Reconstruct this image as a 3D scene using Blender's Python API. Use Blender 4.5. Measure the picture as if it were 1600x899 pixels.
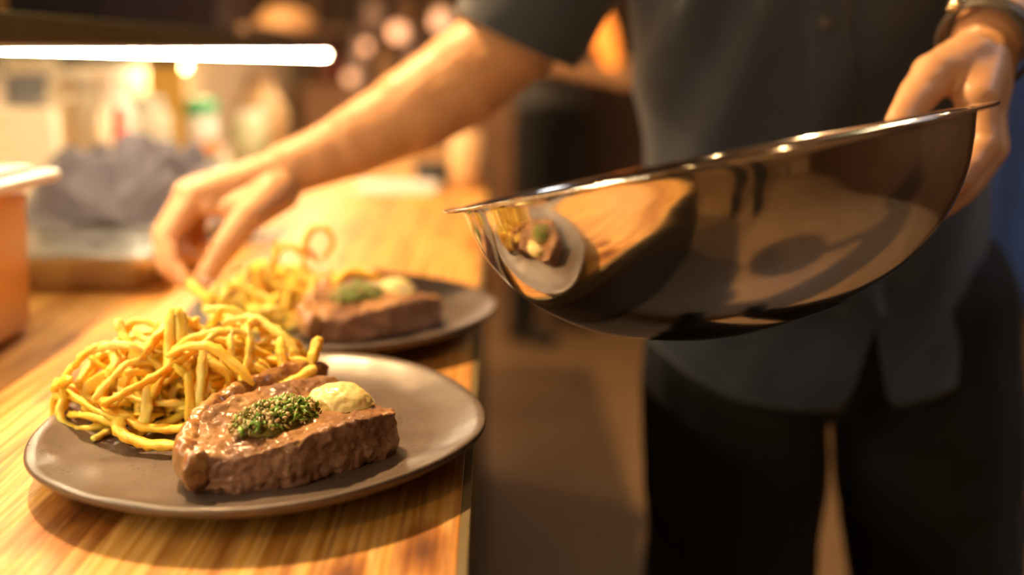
import bpy, bmesh, math, random
from mathutils import Vector, Matrix, Quaternion, noise

for o in list(bpy.data.objects):
    bpy.data.objects.remove(o, do_unlink=True)
S = bpy.context.scene
COL = S.collection
PI = math.pi
V = Vector

# ------------------------------------------------------------------ camera, world, exposure
CAM_H, PITCH, YAW, FPX = 1.13, math.radians(13.03), math.radians(0.9), 1555.6
cd = bpy.data.cameras.new('camera')
cam = bpy.data.objects.new('camera', cd)
COL.objects.link(cam)
cam.location = (0, 0, CAM_H)
cam.rotation_euler = (PI / 2 - PITCH, 0, -YAW)
cd.lens = 35.0
cd.sensor_width = 36.0
cd.clip_start = 0.02
cd.dof.use_dof = True
cd.dof.focus_distance = 0.55
cd.dof.aperture_fstop = 2.2
S.camera = cam

w = bpy.data.worlds.new('world')
S.world = w
w.use_nodes = True
w.node_tree.nodes['Background'].inputs[0].default_value = (1.0, 0.75, 0.5, 1)
w.node_tree.nodes['Background'].inputs[1].default_value = 0.02
S.view_settings.view_transform = 'Standard'
S.view_settings.look = 'None'
S.view_settings.gamma = 1
S.view_settings.exposure = 0.2
S.view_settings.use_curve_mapping = False
S.cycles.use_denoising = True
S.cycles.sample_clamp_indirect = 4.0
S.cycles.caustics_reflective = True
S.cycles.blur_glossy = 0.5

KEY_POS, KEY_W = V((-0.57, 1.16, 2.25)), 165.0     # pendant over the counter
BACK_FILL_W, ROOM_FILL_W, COOL_W, LED_E, NEAR_FILL_W = 9.0, 20.0, 9.0, 265.0, 11.0  # back, room and near watts drive added fill pendants

FW = V((math.sin(YAW) * math.cos(PITCH), math.cos(YAW) * math.cos(PITCH), -math.sin(PITCH)))
RT = V((math.cos(YAW), -math.sin(YAW), 0))
UP = RT.cross(FW)


def at(px, py, Z):
    """survey: the world point seen at a photo pixel, Z metres deep"""
    return V((0, 0, CAM_H)) + (FW + RT * ((px - 800) / FPX) - UP * ((py - 449.5) / FPX)) * Z


# ------------------------------------------------------------------ helpers
def wm(o):
    m = o.matrix_basis.copy()
    while o.parent:
        o = o.parent
        m = o.matrix_basis @ m
    return m


def tag(o, label=None, cat=None, group=None, kind=None):
    if label: o['label'] = label
    if cat: o['category'] = cat
    if group: o['group'] = group
    if kind: o['kind'] = kind
    return o


def empty(name, loc, label, cat, group=None, kind=None):
    o = bpy.data.objects.new(name, None)
    COL.objects.link(o)
    o.location = loc
    o.empty_display_size = 0.02
    return tag(o, label, cat, group, kind)


def tomesh(bm, name='mesh'):
    me = bpy.data.meshes.new(name)
    bmesh.ops.recalc_face_normals(bm, faces=bm.faces)
    bm.to_mesh(me)
    bm.free()
    return me


def obj(name, me, m, parent=None, origin=None, smooth=True):
    """links a mesh given in world coordinates; under a parent it is moved into the parent's frame"""
    if isinstance(me, bmesh.types.BMesh):
        me = tomesh(me, name)
    if smooth:
        me.polygons.foreach_set('use_smooth', [True] * len(me.polygons))
    me.materials.clear()
    me.materials.append(m)
    o = bpy.data.objects.new(name, me)
    COL.objects.link(o)
    if parent:
        me.transform(wm(parent).inverted())
        o.parent = parent
    elif origin is not None:
        me.transform(Matrix.Translation(-V(origin)))
        o.location = origin
    return o


def auto(o, ang=40):
    me = o.data
    lim = math.radians(ang)
    bm = bmesh.new(); bm.from_mesh(me)
    for e in bm.edges:
        if len(e.link_faces) == 2 and e.calc_face_angle(0) > lim:
            e.smooth = False
    bm.to_mesh(me); bm.free()
    return o


def box(bm, c, s, rz=0.0, bevel=0.0, seg=2, taper=1.0):
    r = bmesh.ops.create_cube(bm, size=1)
    vs = r['verts']
    for v in vs:
        k = taper if v.co.z < 0 else 1.0
        v.co = V((v.co.x * s[0] * k, v.co.y * s[1] * k, v.co.z * s[2]))
    if bevel:
        es = list({e for v in vs for e in v.link_edges})
        r2 = bmesh.ops.bevel(bm, geom=es, offset=bevel, segments=seg, affect='EDGES', profile=0.5)
        vs = list({v for f in r2['faces'] for v in f.verts} | {v for v in vs if v.is_valid})
    M_ = Matrix.Translation(V(c)) @ Matrix.Rotation(rz, 4, 'Z')
    for v in vs:
        v.co = M_ @ v.co
    return bm


def bbox(c, s, **k):
    return box(bmesh.new(), c, s, **k)


def lathe(bm, prof, seg=32, M_=None, cap0=True, cap1=True):
    """prof: list of (r, z)"""
    M_ = M_ or Matrix.Identity(4)
    rings = []
    for r, z in prof:
        rings.append([bm.verts.new(M_ @ V((r * math.cos(2 * PI * i / seg), r * math.sin(2 * PI * i / seg), z))) for i in range(seg)])
    for a, b in zip(rings, rings[1:]):
        for i in range(seg):
            j = (i + 1) % seg
            bm.faces.new((a[i], a[j], b[j], b[i]))
    if cap0: bm.faces.new(rings[0][::-1])
    if cap1: bm.faces.new(rings[-1])
    return bm


def catmull(pts, n):
    pts = [V(p) for p in pts]
    P = [pts[0] * 2 - pts[1]] + pts + [pts[-1] * 2 - pts[-2]]
    out = []
    segs = len(pts) - 1
    for k in range(n + 1):
        t = k / n * segs
        i = min(int(t), segs - 1)
        u = t - i
        a, b, c, d = P[i:i + 4]
        out.append(0.5 * ((2 * b) + (c - a) * u + (2 * a - 5 * b + 4 * c - d) * u * u + (3 * b - a - 3 * c + d) * u ** 3))
    return out


def tube(bm, pts, rad, sides=8, square=0.0, twist=0.0, flat=1.0, up=None):
    """rad: number or list; square: 0 round .. 1 boxy; flat: second radius ratio"""
    n = len(pts)
    if not isinstance(rad, (list, tuple)): rad = [rad] * n
    t0 = (pts[1] - pts[0]).normalized()
    ref = V(up) if up else (V((0, 0, 1)) if abs(t0.z) < 0.9 else V((1, 0, 0)))
    nrm = (ref - t0 * ref.dot(t0)).normalized()
    rings, pt = [], t0
    for k in range(n):
        t = (pts[min(k + 1, n - 1)] - pts[max(k - 1, 0)])
        t = t.normalized() if t.length > 1e-9 else pt
        q = pt.rotation_difference(t)
        nrm = (q @ nrm)
        nrm = (nrm - t * nrm.dot(t)).normalized()
        pt = t
        b = t.cross(nrm)
        ring = []
        for i in range(sides):
            a = 2 * PI * i / sides + twist * k / n + PI / 4
            c, s = math.cos(a), math.sin(a)
            f = 1.0
            if square: f = 1 + square * (1 / max(abs(c), abs(s)) - 1) * 0.8
            ring.append(bm.verts.new(pts[k] + (nrm * c * flat + b * s) * rad[k] * f))
        rings.append(ring)
    for a, b in zip(rings, rings[1:]):
        for i in range(sides):
            j = (i + 1) % sides
            bm.faces.new((a[i], a[j], b[j], b[i]))
    bm.faces.new(rings[0][::-1]); bm.faces.new(rings[-1])
    return bm


def cap(bm, p0, r0, p1, r1, sides=14):
    """tapered capsule"""
    p0, p1 = V(p0), V(p1)
    d = p1 - p0
    L = max(d.length, 1e-5)
    d = d / L if d.length > 1e-5 else V((0, 0, 1))
    pts, rad = [], []
    for k in range(5):
        a = -PI / 2 + (k + 0.35) / 5 * PI / 2
        pts.append(p0 + d * (math.sin(a) * r0)); rad.append(math.cos(a) * r0)
    for k in range(5):
        a = (k + 0.0) / 5 * PI / 2 + 0.02
        pts.append(p1 + d * (math.sin(a) * r1)); rad.append(math.cos(a) * r1)
    return tube(bm, pts, rad, sides)


def chain(bm, pts, rads, sides=14):
    for i in range(len(pts) - 1):
        cap(bm, pts[i], rads[i], pts[i + 1], rads[i + 1], sides)
    return bm


def ell(bm, c, r, rot=None, u=20, v=14):
    M_ = Matrix.Translation(V(c)) @ (rot.to_matrix().to_4x4() if rot else Matrix.Identity(4)) @ Matrix.Diagonal((r[0], r[1], r[2], 1))
    bmesh.ops.create_uvsphere(bm, u_segments=u, v_segments=v, radius=1, matrix=M_)
    return bm


def remesh(bm, voxel, smooth=6, fac=0.5):
    me = tomesh(bm, 'tmp')
    o = bpy.data.objects.new('tmp', me)
    COL.objects.link(o)
    md = o.modifiers.new('r', 'REMESH'); md.mode = 'VOXEL'; md.voxel_size = voxel; md.adaptivity = 0
    if smooth:
        ms = o.modifiers.new('s', 'SMOOTH'); ms.iterations = smooth; ms.factor = fac
    dg = bpy.context.evaluated_depsgraph_get()
    dg.update()
    out = bpy.data.meshes.new_from_object(o.evaluated_get(dg))
    bpy.data.objects.remove(o, do_unlink=True)
    bpy.data.meshes.remove(me)
    return out


def jitter(me, amp, scale, seed=0.0, octs=1):
    """pushes vertices along their normals by noise"""
    nn = [v.normal.copy() for v in me.vertices]
    for v, n in zip(me.vertices, nn):
        d = 0.0
        for k in range(octs):
            d += noise.noise(v.co * scale * 2 ** k + V((seed, seed * 1.7, seed * 0.3)), noise_basis='PERLIN_NEW') / 1.7 ** k
        v.co += n * (d * amp)
    return me


# ------------------------------------------------------------------ materials
def newmat(name):
    m = bpy.data.materials.new(name)
    m.use_nodes = True
    nt = m.node_tree
    b = nt.nodes['Principled BSDF']
    return m, nt, b


def setp(b, **k):
    for a, v in k.items():
        key = {'base': 'Base Color', 'rough': 'Roughness', 'metal': 'Metallic', 'coat': 'Coat Weight', 'coatr': 'Coat Roughness',
               'sss': 'Subsurface Weight', 'sssr': 'Subsurface Radius', 'ssss': 'Subsurface Scale', 'spec': 'Specular IOR Level',
               'trans': 'Transmission Weight', 'ior': 'IOR', 'sheen': 'Sheen Weight', 'aniso': 'Anisotropic',
               'emit': 'Emission Color', 'emits': 'Emission Strength', 'alpha': 'Alpha'}[a]
        if key in b.inputs:
            if isinstance(v, tuple) and len(v) == 3 and b.inputs[key].type == 'RGBA': v = (*v, 1)
            b.inputs[key].default_value = v


def ramp(nt, fac, stops):
    r = nt.nodes.new('ShaderNodeValToRGB')
    e = r.color_ramp.elements
    while len(e) < len(stops): e.new(0.5)
    for i, (p, c) in enumerate(stops):
        e[i].position = p
        e[i].color = (*c, 1)
    nt.links.new(fac, r.inputs[0])
    return r.outputs[0]


def coords(nt, scale=(1, 1, 1), loc=(0, 0, 0), kind='Object'):
    tc = nt.nodes.new('ShaderNodeTexCoord')
    mp = nt.nodes.new('ShaderNodeMapping')
    mp.inputs['Scale'].default_value = scale
    mp.inputs['Location'].default_value = loc
    nt.links.new(tc.outputs[kind], mp.inputs[0])
    return mp.outputs[0]


def noisen(nt, vec, scale, detail=4, rough=0.55, dist=0.0):
    n = nt.nodes.new('ShaderNodeTexNoise')
    n.inputs['Scale'].default_value = scale
    n.inputs['Detail'].default_value = detail
    n.inputs['Roughness'].default_value = rough
    n.inputs['Distortion'].default_value = dist
    nt.links.new(vec, n.inputs['Vector'])
    return n.outputs['Fac']


def bump(nt, b, h, strength, dist=0.01):
    n = nt.nodes.new('ShaderNodeBump')
    n.inputs['Strength'].default_value = strength
    n.inputs['Distance'].default_value = dist
    nt.links.new(h, n.inputs['Height'])
    nt.links.new(n.outputs[0], b.inputs['Normal'])


def mix(nt, fac, a, b_, mode='MIX'):
    n = nt.nodes.new('ShaderNodeMix')
    n.data_type = 'RGBA'
    n.blend_type = mode
    for sock, v in ((n.inputs[0], fac), (n.inputs[6], a), (n.inputs[7], b_)):
        if isinstance(v, (int, float)): sock.default_value = v
        elif isinstance(v, tuple): sock.default_value = (*v, 1) if len(v) == 3 else v
        else: nt.links.new(v, sock)
    return n.outputs[2]


def simple(name, c1, c2=None, nscale=20, rough=0.5, bumps=None, stops=(0.35, 0.65), **k):
    m, nt, b = newmat(name)
    setp(b, base=c1, rough=rough, **k)
    vec = coords(nt)
    f = noisen(nt, vec, nscale)
    col = ramp(nt, f, [(stops[0], c1), (stops[1], c2 or tuple(x * 0.82 for x in c1))])
    nt.links.new(col, b.inputs['Base Color'])
    if bumps:
        bump(nt, b, noisen(nt, vec, bumps[0], 5), bumps[1], bumps[2] if len(bumps) > 2 else 0.002)
    return m


def emissive(name, c, s):
    m, nt, b = newmat(name)
    setp(b, base=c, emit=c, emits=s)
    return m


def wood_counter():
    m, nt, b = newmat('counter_pine')
    v1 = coords(nt, (1.0, 0.05, 1.0), (0.13, 0.02, 0))
    wv = nt.nodes.new('ShaderNodeTexWave')
    wv.wave_type = 'BANDS'; wv.bands_direction = 'X'
    wv.inputs['Scale'].default_value = 30
    wv.inputs['Distortion'].default_value = 26.0
    wv.inputs['Detail'].default_value = 2
    wv.inputs['Detail Scale'].default_value = 0.16
    wv.inputs['Detail Roughness'].default_value = 0.4
    nt.links.new(v1, wv.inputs['Vector'])
    v2 = coords(nt, (1.0, 0.03, 1.0))
    fine = noisen(nt, v2, 300, 3, 0.6)
    v3 = coords(nt, (1.0, 0.20, 1.0), (0.3, 1.1, 0))
    broad = noisen(nt, v3, 11, 3, 0.5, 0.6)
    g = ramp(nt, wv.outputs['Fac'], [(0.0, (0.64, 0.32, 0.058)), (0.25, (0.76, 0.42, 0.088)), (0.7, (0.82, 0.49, 0.165)), (1.0, (0.79, 0.46, 0.145))])
    fcol = ramp(nt, fine, [(0.34, (0.50, 0.36, 0.22)), (0.54, (1, 1, 1))])
    c = mix(nt, 0.7, g, fcol, 'MULTIPLY')
    mid = noisen(nt, coords(nt, (1.0, 0.045, 1.0), (0.7, 0.2, 0)), 75, 3, 0.6, 0.4)
    mcol = ramp(nt, mid, [(0.34, (0.52, 0.38, 0.26)), (0.52, (1, 1, 1))])
    c = mix(nt, 0.8, c, mcol, 'MULTIPLY')
    bc = ramp(nt, broad, [(0.34, (0.45, 0.28, 0.16)), (0.50, (0.95, 0.92, 0.88)), (0.7, (1.0, 0.97, 0.9))])
    c = mix(nt, 0.85, c, bc, 'MULTIPLY')
    # knots and the dark torn grain around them
    tc = nt.nodes.new('ShaderNodeTexCoord')
    kn = None
    for (kx, ky, sz) in ((0.284, -0.415, 0.024), (0.464, -0.462, 0.012), (0.20, -0.20, 0.022), (0.150, -0.33, 0.014), (0.43, -0.487, 0.010)):
        mp = nt.nodes.new('ShaderNodeMapping')
        mp.vector_type = 'POINT'
        mp.inputs['Location'].default_value = (-kx / sz, -ky / (sz * 2.2), 0)
        mp.inputs['Scale'].default_value = (1 / sz, 1 / (sz * 2.2), 0)
        nt.links.new(tc.outputs['Object'], mp.inputs[0])
        dv = nt.nodes.new('ShaderNodeVectorMath'); dv.operation = 'LENGTH'
        nt.links.new(mp.outputs[0], dv.inputs[0])
        ad = nt.nodes.new('ShaderNodeMath'); ad.operation = 'MULTIPLY_ADD'
        nt.links.new(noisen(nt, coords(nt, (1, 0.3, 1)), 90, 4), ad.inputs[0])
        ad.inputs[1].default_value = 1.0; nt.links.new(dv.outputs['Value'], ad.inputs[2])
        if kn is None: kn = ad.outputs[0]
        else:
            mn = nt.nodes.new('ShaderNodeMath'); mn.operation = 'MINIMUM'
            nt.links.new(kn, mn.inputs[0]); nt.links.new(ad.outputs[0], mn.inputs[1])
            kn = mn.outputs[0]
    sc = nt.nodes.new('ShaderNodeMath'); sc.operation = 'MULTIPLY'; sc.inputs[1].default_value = 0.55
    nt.links.new(kn, sc.inputs[0])
    kc = ramp(nt, sc.outputs[0], [(0.45, (0.22, 0.12, 0.06)), (0.75, (0.6, 0.45, 0.32)), (0.98, (1, 1, 1))])
    c = mix(nt, 1.0, c, kc, 'MULTIPLY')
    nt.links.new(c, b.inputs['Base Color'])
    rr = ramp(nt, fine, [(0.3, (0.56, 0.56, 0.56)), (0.7, (0.44, 0.44, 0.44))])
    nt.links.new(rr, b.inputs['Roughness'])
    setp(b, coat=0.06, coatr=0.3, spec=0.4)
    bump(nt, b, fine, 0.12, 0.001)
    return m


def plate_mat():
    m, nt, b = newmat('stoneware_glaze')
    vec = coords(nt)
    n1 = noisen(nt, vec, 16, 4, 0.6)
    col = ramp(nt, n1, [(0.3, (0.062, 0.043, 0.033)), (0.7, (0.105, 0.074, 0.057))])
    vo = nt.nodes.new('ShaderNodeTexVoronoi')
    vo.inputs['Scale'].default_value = 280
    nt.links.new(vec, vo.inputs['Vector'])
    n2 = noisen(nt, vec, 60, 2)
    ad = nt.nodes.new('ShaderNodeMath'); ad.operation = 'MULTIPLY_ADD'
    nt.links.new(n2, ad.inputs[0]); ad.inputs[1].default_value = 0.9
    nt.links.new(vo.outputs['Distance'], ad.inputs[2])
    sp = ramp(nt, ad.outputs[0], [(0.57, (0.12, 0.08, 0.06)), (0.64, (1, 1, 1))])
    c = mix(nt, 0.9, col, sp, 'MULTIPLY')
    nt.links.new(c, b.inputs['Base Color'])
    setp(b, rough=0.46, spec=0.7, coat=0.35, coatr=0.24)
    bump(nt, b, noisen(nt, vec, 120, 5, 0.65), 0.25, 0.0015)
    return m


def steak_mat():
    m, nt, b = newmat('seared_beef')
    vec = coords(nt)
    n1 = noisen(nt, vec, 55, 6, 0.65)
    n2 = noisen(nt, coords(nt, (1, 1, 0.5), (3, 1, 2)), 28, 4)
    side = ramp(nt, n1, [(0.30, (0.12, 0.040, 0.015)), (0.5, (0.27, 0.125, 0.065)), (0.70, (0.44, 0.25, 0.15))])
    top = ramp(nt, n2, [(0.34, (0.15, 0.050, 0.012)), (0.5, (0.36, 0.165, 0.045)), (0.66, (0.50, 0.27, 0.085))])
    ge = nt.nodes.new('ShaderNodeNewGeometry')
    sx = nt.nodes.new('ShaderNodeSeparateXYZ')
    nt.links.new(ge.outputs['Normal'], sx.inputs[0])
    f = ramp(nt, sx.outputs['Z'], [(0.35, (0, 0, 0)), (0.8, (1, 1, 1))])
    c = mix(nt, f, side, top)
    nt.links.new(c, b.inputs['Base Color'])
    setp(b, rough=0.5, coat=0.35, coatr=0.22, sss=0.08, sssr=(0.01, 0.004, 0.002), ssss=0.3)
    bump(nt, b, noisen(nt, coords(nt), 260, 6, 0.75), 0.9, 0.0020)
    return m


def fry_mat(name, a, b2, c3):
    m, nt, b = newmat(name)
    oi = nt.nodes.new('ShaderNodeObjectInfo')
    vec = coords(nt)
    n1 = noisen(nt, vec, 70, 5, 0.65)
    ad = nt.nodes.new('ShaderNodeMath'); ad.operation = 'MULTIPLY_ADD'
    nt.links.new(oi.outputs['Random'], ad.inputs[0]); ad.inputs[1].default_value = 0.36
    nt.links.new(n1, ad.inputs[2])
    col = ramp(nt, ad.outputs[0], [(0.36, a), (0.60, b2), (0.92, c3)])
    sp = ramp(nt, noisen(nt, vec, 420, 2), [(0.70, (1, 1, 1)), (0.76, (0.12, 0.08, 0.03))])
    col = mix(nt, 0.8, col, sp, 'MULTIPLY')
    nt.links.new(col, b.inputs['Base Color'])
    setp(b, rough=0.48, sss=0.6, sssr=(0.9, 0.5, 0.12), ssss=0.006, coat=0.12, coatr=0.3)
    bump(nt, b, noisen(nt, vec, 330, 4), 0.5, 0.0012)
    return m


def skin_mat(name, c1, c2):
    m, nt, b = newmat(name)
    vec = coords(nt)
    n1 = noisen(nt, vec, 14, 4)
    col = ramp(nt, n1, [(0.35, c1), (0.65, c2)])
    nt.links.new(col, b.inputs['Base Color'])
    setp(b, rough=0.46, sss=0.25, sssr=(1.0, 0.35, 0.15), ssss=0.012)
    bump(nt, b, noisen(nt, vec, 300, 4), 0.15, 0.001)
    return m


def steel_mat(name, rough=0.09, col=(0.80, 0.77, 0.73), streak=True):
    m, nt, b = newmat(name)
    setp(b, base=col, metal=1.0, rough=rough)
    vec = coords(nt, (1, 1, 14))
    n1 = noisen(nt, vec, 26, 5, 0.7)
    r = ramp(nt, n1, [(0.3, (rough * 0.7,) * 3), (0.75, (rough * 1.7,) * 3)])
    nt.links.new(r, b.inputs['Roughness'])
    if streak:
        # fine use scratches running round the wall
        s = noisen(nt, coords(nt, (1, 1, 90), (2, 2, 2)), 9, 3, 0.7)
        bump(nt, b, s, 0.03, 0.0006)
    return m


def cloth_mat(name, c1, c2, rough=0.85, weave=900, sheen=0.2, bs=0.3):
    m, nt, b = newmat(name)
    vec = coords(nt)
    n1 = noisen(nt, vec, 9, 4)
    col = ramp(nt, n1, [(0.35, c1), (0.65, c2)])
    nt.links.new(col, b.inputs['Base Color'])
    setp(b, rough=rough, sheen=sheen)
    bump(nt, b, noisen(nt, vec, weave, 2), bs, 0.0008)
    return m


MAT = {}
MAT['counter'] = wood_counter()
MAT['plate'] = plate_mat()
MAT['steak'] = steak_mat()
MAT['fat'] = simple('browned_fat', (0.52, 0.28, 0.09), (0.26, 0.10, 0.03), 60, 0.3, (200, 0.4), coat=0.6, coatr=0.15, sss=0.15, ssss=0.004)
MAT['fry'] = fry_mat('golden_fry', (0.88, 0.42, 0.022), (0.97, 0.63, 0.065), (0.98, 0.75, 0.21))
MAT['skin'] = skin_mat('skin', (0.60, 0.32, 0.155), (0.67, 0.375, 0.19))
MAT['nail'] = simple('fingernail', (0.72, 0.45, 0.34), None, 40, 0.3)
MAT['steel'] = steel_mat('polished_steel')
MAT['tray'] = steel_mat('tray_steel', 0.3, (0.72, 0.70, 0.66))
MAT['shirt'] = cloth_mat('charcoal_shirt_cloth', (0.020, 0.028, 0.043), (0.028, 0.037, 0.054), sheen=0.35)
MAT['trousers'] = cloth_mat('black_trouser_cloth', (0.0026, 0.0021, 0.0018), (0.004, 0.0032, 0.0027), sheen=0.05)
MAT['apron'] = cloth_mat('grey_apron_cloth', (0.075, 0.075, 0.080), (0.10, 0.10, 0.105))
MAT['towel'] = cloth_mat('mauve_grey_towel_cloth', (0.095, 0.075, 0.092), (0.155, 0.125, 0.145), weave=500, bs=0.5)
MAT['blue'] = cloth_mat('blue_cloth', (0.004, 0.030, 0.15), (0.006, 0.040, 0.19))
MAT['leather'] = simple('brown_leather', (0.055, 0.040, 0.028), (0.09, 0.07, 0.05), 60, 0.5, (300, 0.3))
MAT['brass'] = simple('pale_brass', (0.85, 0.70, 0.42), None, 30, 0.2, metal=1.0)
MAT['shoe'] = simple('black_leather', (0.012, 0.011, 0.010), None, 30, 0.4)
MAT['hair'] = simple('dark_hair', (0.03, 0.018, 0.010), (0.05, 0.03, 0.018), 120, 0.5, (160, 0.8, 0.004))
MAT['butter'] = simple('soft_butter', (0.88, 0.70, 0.26), (0.90, 0.76, 0.36), 60, 0.36, (420, 0.15), sss=0.4, sssr=(1, .7, .3), ssss=0.006, coat=0.4, coatr=0.2)
MAT['green'] = simple('chopped_green_herb', (0.14, 0.30, 0.03), (0.26, 0.42, 0.07), 220, 0.35, coat=0.5, coatr=0.15)
MAT['olive'] = simple('oily_olive_herb', (0.30, 0.26, 0.06), (0.16, 0.15, 0.03), 220, 0.32, coat=0.6, coatr=0.12)
MAT['garlic'] = simple('chopped_garlic', (0.62, 0.48, 0.24), (0.50, 0.33, 0.13), 200, 0.35, coat=0.4, coatr=0.2)
MAT['floor'] = simple('tan_floor', (0.34, 0.22, 0.115), (0.28, 0.175, 0.09), 3, 0.5, (30, 0.1))
MAT['cream'] = simple('cream_wall_paint', (0.88, 0.76, 0.52), (0.82, 0.66, 0.40), 3, 0.6)
MAT['darkwall'] = simple('dark_brown_wall', (0.085, 0.045, 0.025), (0.06, 0.032, 0.018), 3, 0.7)
MAT['tanwall'] = simple('tan_wall_paint', (0.42, 0.28, 0.14), (0.36, 0.23, 0.11), 3, 0.7)
MAT['ceil'] = simple('dim_ceiling', (0.12, 0.10, 0.08), None, 3, 0.8)
MAT['shelf'] = simple('dark_olive_shelf_paint', (0.036, 0.038, 0.018), (0.044, 0.046, 0.022), 10, 0.5)
MAT['darkpanel'] = simple('dark_counter_panel', (0.06, 0.045, 0.03), None, 10, 0.6)
MAT['strip'] = simple('clear_edge_strip', (0.16, 0.12, 0.05), None, 30, 0.5)
MAT['white'] = simple('white_plastic', (0.72, 0.68, 0.60), (0.66, 0.62, 0.54), 8, 0.35)
MAT['cardbox'] = simple('cream_card', (0.90, 0.82, 0.64), (0.86, 0.76, 0.56), 8, 0.7)
MAT['amber'] = simple('amber_plastic', (0.62, 0.33, 0.10), (0.55, 0.28, 0.08), 5, 0.3, sss=0.3, ssss=0.02)
MAT['red'] = simple('red_plastic', (0.75, 0.07, 0.02), None, 10, 0.35)
MAT['greenlid'] = simple('green_plastic', (0.03, 0.38, 0.14), None, 10, 0.35)
MAT['orange'] = simple('orange_label', (0.75, 0.28, 0.08), None, 10, 0.4)
MAT['teal'] = simple('teal_plastic', (0.05, 0.36, 0.42), None, 10, 0.35)
MAT['paleblue'] = simple('pale_blue_plastic', (0.52, 0.66, 0.78), None, 10, 0.35)
MAT['yellow'] = simple('yellow_board_paint', (0.80, 0.50, 0.10), (0.74, 0.44, 0.08), 6, 0.5)
MAT['grey'] = simple('dark_grey_plastic', (0.085, 0.075, 0.07), None, 10, 0.4)
MAT['navy'] = simple('navy_plastic', (0.012, 0.016, 0.055), None, 10, 0.45)
MAT['brownwood'] = simple('brown_wood', (0.32, 0.17, 0.08), (0.24, 0.12, 0.05), 14, 0.5)
MAT['pinkwood'] = simple('pinkish_brown_board', (0.36, 0.22, 0.15), (0.30, 0.18, 0.12), 14, 0.5)
MAT['redbrown'] = simple('red_brown_glaze', (0.25, 0.06, 0.035), None, 14, 0.35)
MAT['tan'] = simple('tan_ceramic', (0.62, 0.38, 0.18), (0.55, 0.32, 0.15), 14, 0.45)
MAT['paper'] = simple('white_paper', (0.80, 0.74, 0.70), None, 14, 0.7)
MAT['black'] = simple('black_metal', (0.015, 0.014, 0.013), None, 14, 0.4)
MAT['pinkjar'] = simple('pale_pink_ceramic', (0.70, 0.50, 0.42), None, 14, 0.4)
MAT['bulb'] = emissive('warm_bulb', (1.0, 0.62, 0.30), 25)
MAT['glow'] = emissive('globe_bulb', (1.0, 0.55, 0.30), 1.1)
MAT['amberglow'] = emissive('orange_glass_glow', (1.0, 0.26, 0.03), 1.5)
MAT['led'] = emissive('led_chip', (1.0, 0.80, 0.50), LED_E)
MAT['panel'] = emissive('ceiling_diffuser', (0.92, 0.95, 1.0), 1.0)
MAT['eye'] = simple('eye_white', (0.8, 0.78, 0.75), None, 10, 0.2)
MAT['lip'] = simple('lip', (0.45, 0.18, 0.13), None, 40, 0.4)

# ------------------------------------------------------------------ the room
CT = 0.90          # counter top
EDGE = -0.014      # counter's right edge


def struct(name, bm, m, **k):
    return tag(obj(name, bm, m, smooth=False, **k), kind='structure')


struct('floor', bbox((0.8, 1.1, -0.05), (3.9, 9.0, 0.1)), MAT['floor'])
struct('ceiling', bbox((0.8, 1.1, 2.75), (3.9, 9.0, 0.1)), MAT['ceil'])
struct('wall_left', bbox((-1.06, 1.1, 0.575), (0.1, 8.8, 1.15)), MAT['cream'])
struct('wall_upper', bbox((-1.06, 1.1, 1.925), (0.1, 8.8, 1.55)), MAT['darkwall'])
struct('wall_back', bbox((0.8, 5.45, 1.35), (3.9, 0.1, 2.7)), MAT['darkwall'])
struct('wall_right', bbox((2.66, 1.1, 1.35), (0.1, 8.8, 2.7)), MAT['darkwall'])
struct('wall_front', bbox((0.8, -3.25, 1.35), (3.9, 0.1, 2.7)), MAT['tanwall'])

# counter
cx0 = -1.0
ctr = empty('counter', (-0.5, 0.9, 0), 'long golden pine counter carrying the plates, its edge beside the standing cook', 'counter')
y0, y1 = -0.25, 2.62
obj('worktop', bbox(((cx0 + EDGE - 0.005) / 2, (y0 + y1) / 2, CT - 0.02), (EDGE - 0.005 - cx0, y1 - y0, 0.04), bevel=0.0006), MAT['counter'], ctr, smooth=False)
obj('edge_strip', bbox((EDGE - 0.0025, (y0 + y1) / 2, CT - 0.0212), (0.0052, y1 - y0, 0.042), bevel=0.0006), MAT['strip'], ctr, smooth=False)
obj('side_panel', bbox((EDGE - 0.035, (y0 + y1) / 2, 0.43), (0.03, y1 - y0 - 0.06, 0.86)), MAT['darkpanel'], ctr, smooth=False)
obj('end_panel', bbox(((cx0 + EDGE) / 2 - 0.04, y1 - 0.05, 0.43), (EDGE - cx0 - 0.10, 0.03, 0.86)), MAT['darkpanel'], ctr, smooth=False)


# ------------------------------------------------------------------ lamps
def pendant(loc, watts, label, color=(1.0, 0.60, 0.27), rad=0.035):
    x, y, z = loc
    t = empty('pendant_lamp', (x, y, z), label, 'lamp', 'black cone pendant lamps')
    bm = bmesh.new()
    T = Matrix.Translation(V(loc))
    lathe(bm, [(0.13, 0.0), (0.125, 0.0), (0.03, 0.14), (0.0302, 0.16), (0.034, 0.16), (0.036, 0.14), (0.13, 0.0)], 32, T, False, False)
    obj('shade', bm, MAT['black'], t)
    obj('bulb', ell(bmesh.new(), (x, y, z + 0.06), (0.03, 0.03, 0.036)), MAT['bulb'], t)
    bm = bmesh.new(); tube(bm, [V((x, y, z + 0.15)), V((x, y, 2.7))], 0.004, 6)
    obj('cord', bm, MAT['black'], t)
    ld = bpy.data.lights.new('lamp_light', 'POINT')
    ld.energy = watts; ld.color = color; ld.shadow_soft_size = rad
    lo = bpy.data.objects.new('lamp_light', ld)
    COL.objects.link(lo); lo.parent = t; lo.location = (0, 0, 0.005 - rad * 0.2)
    return t


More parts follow.
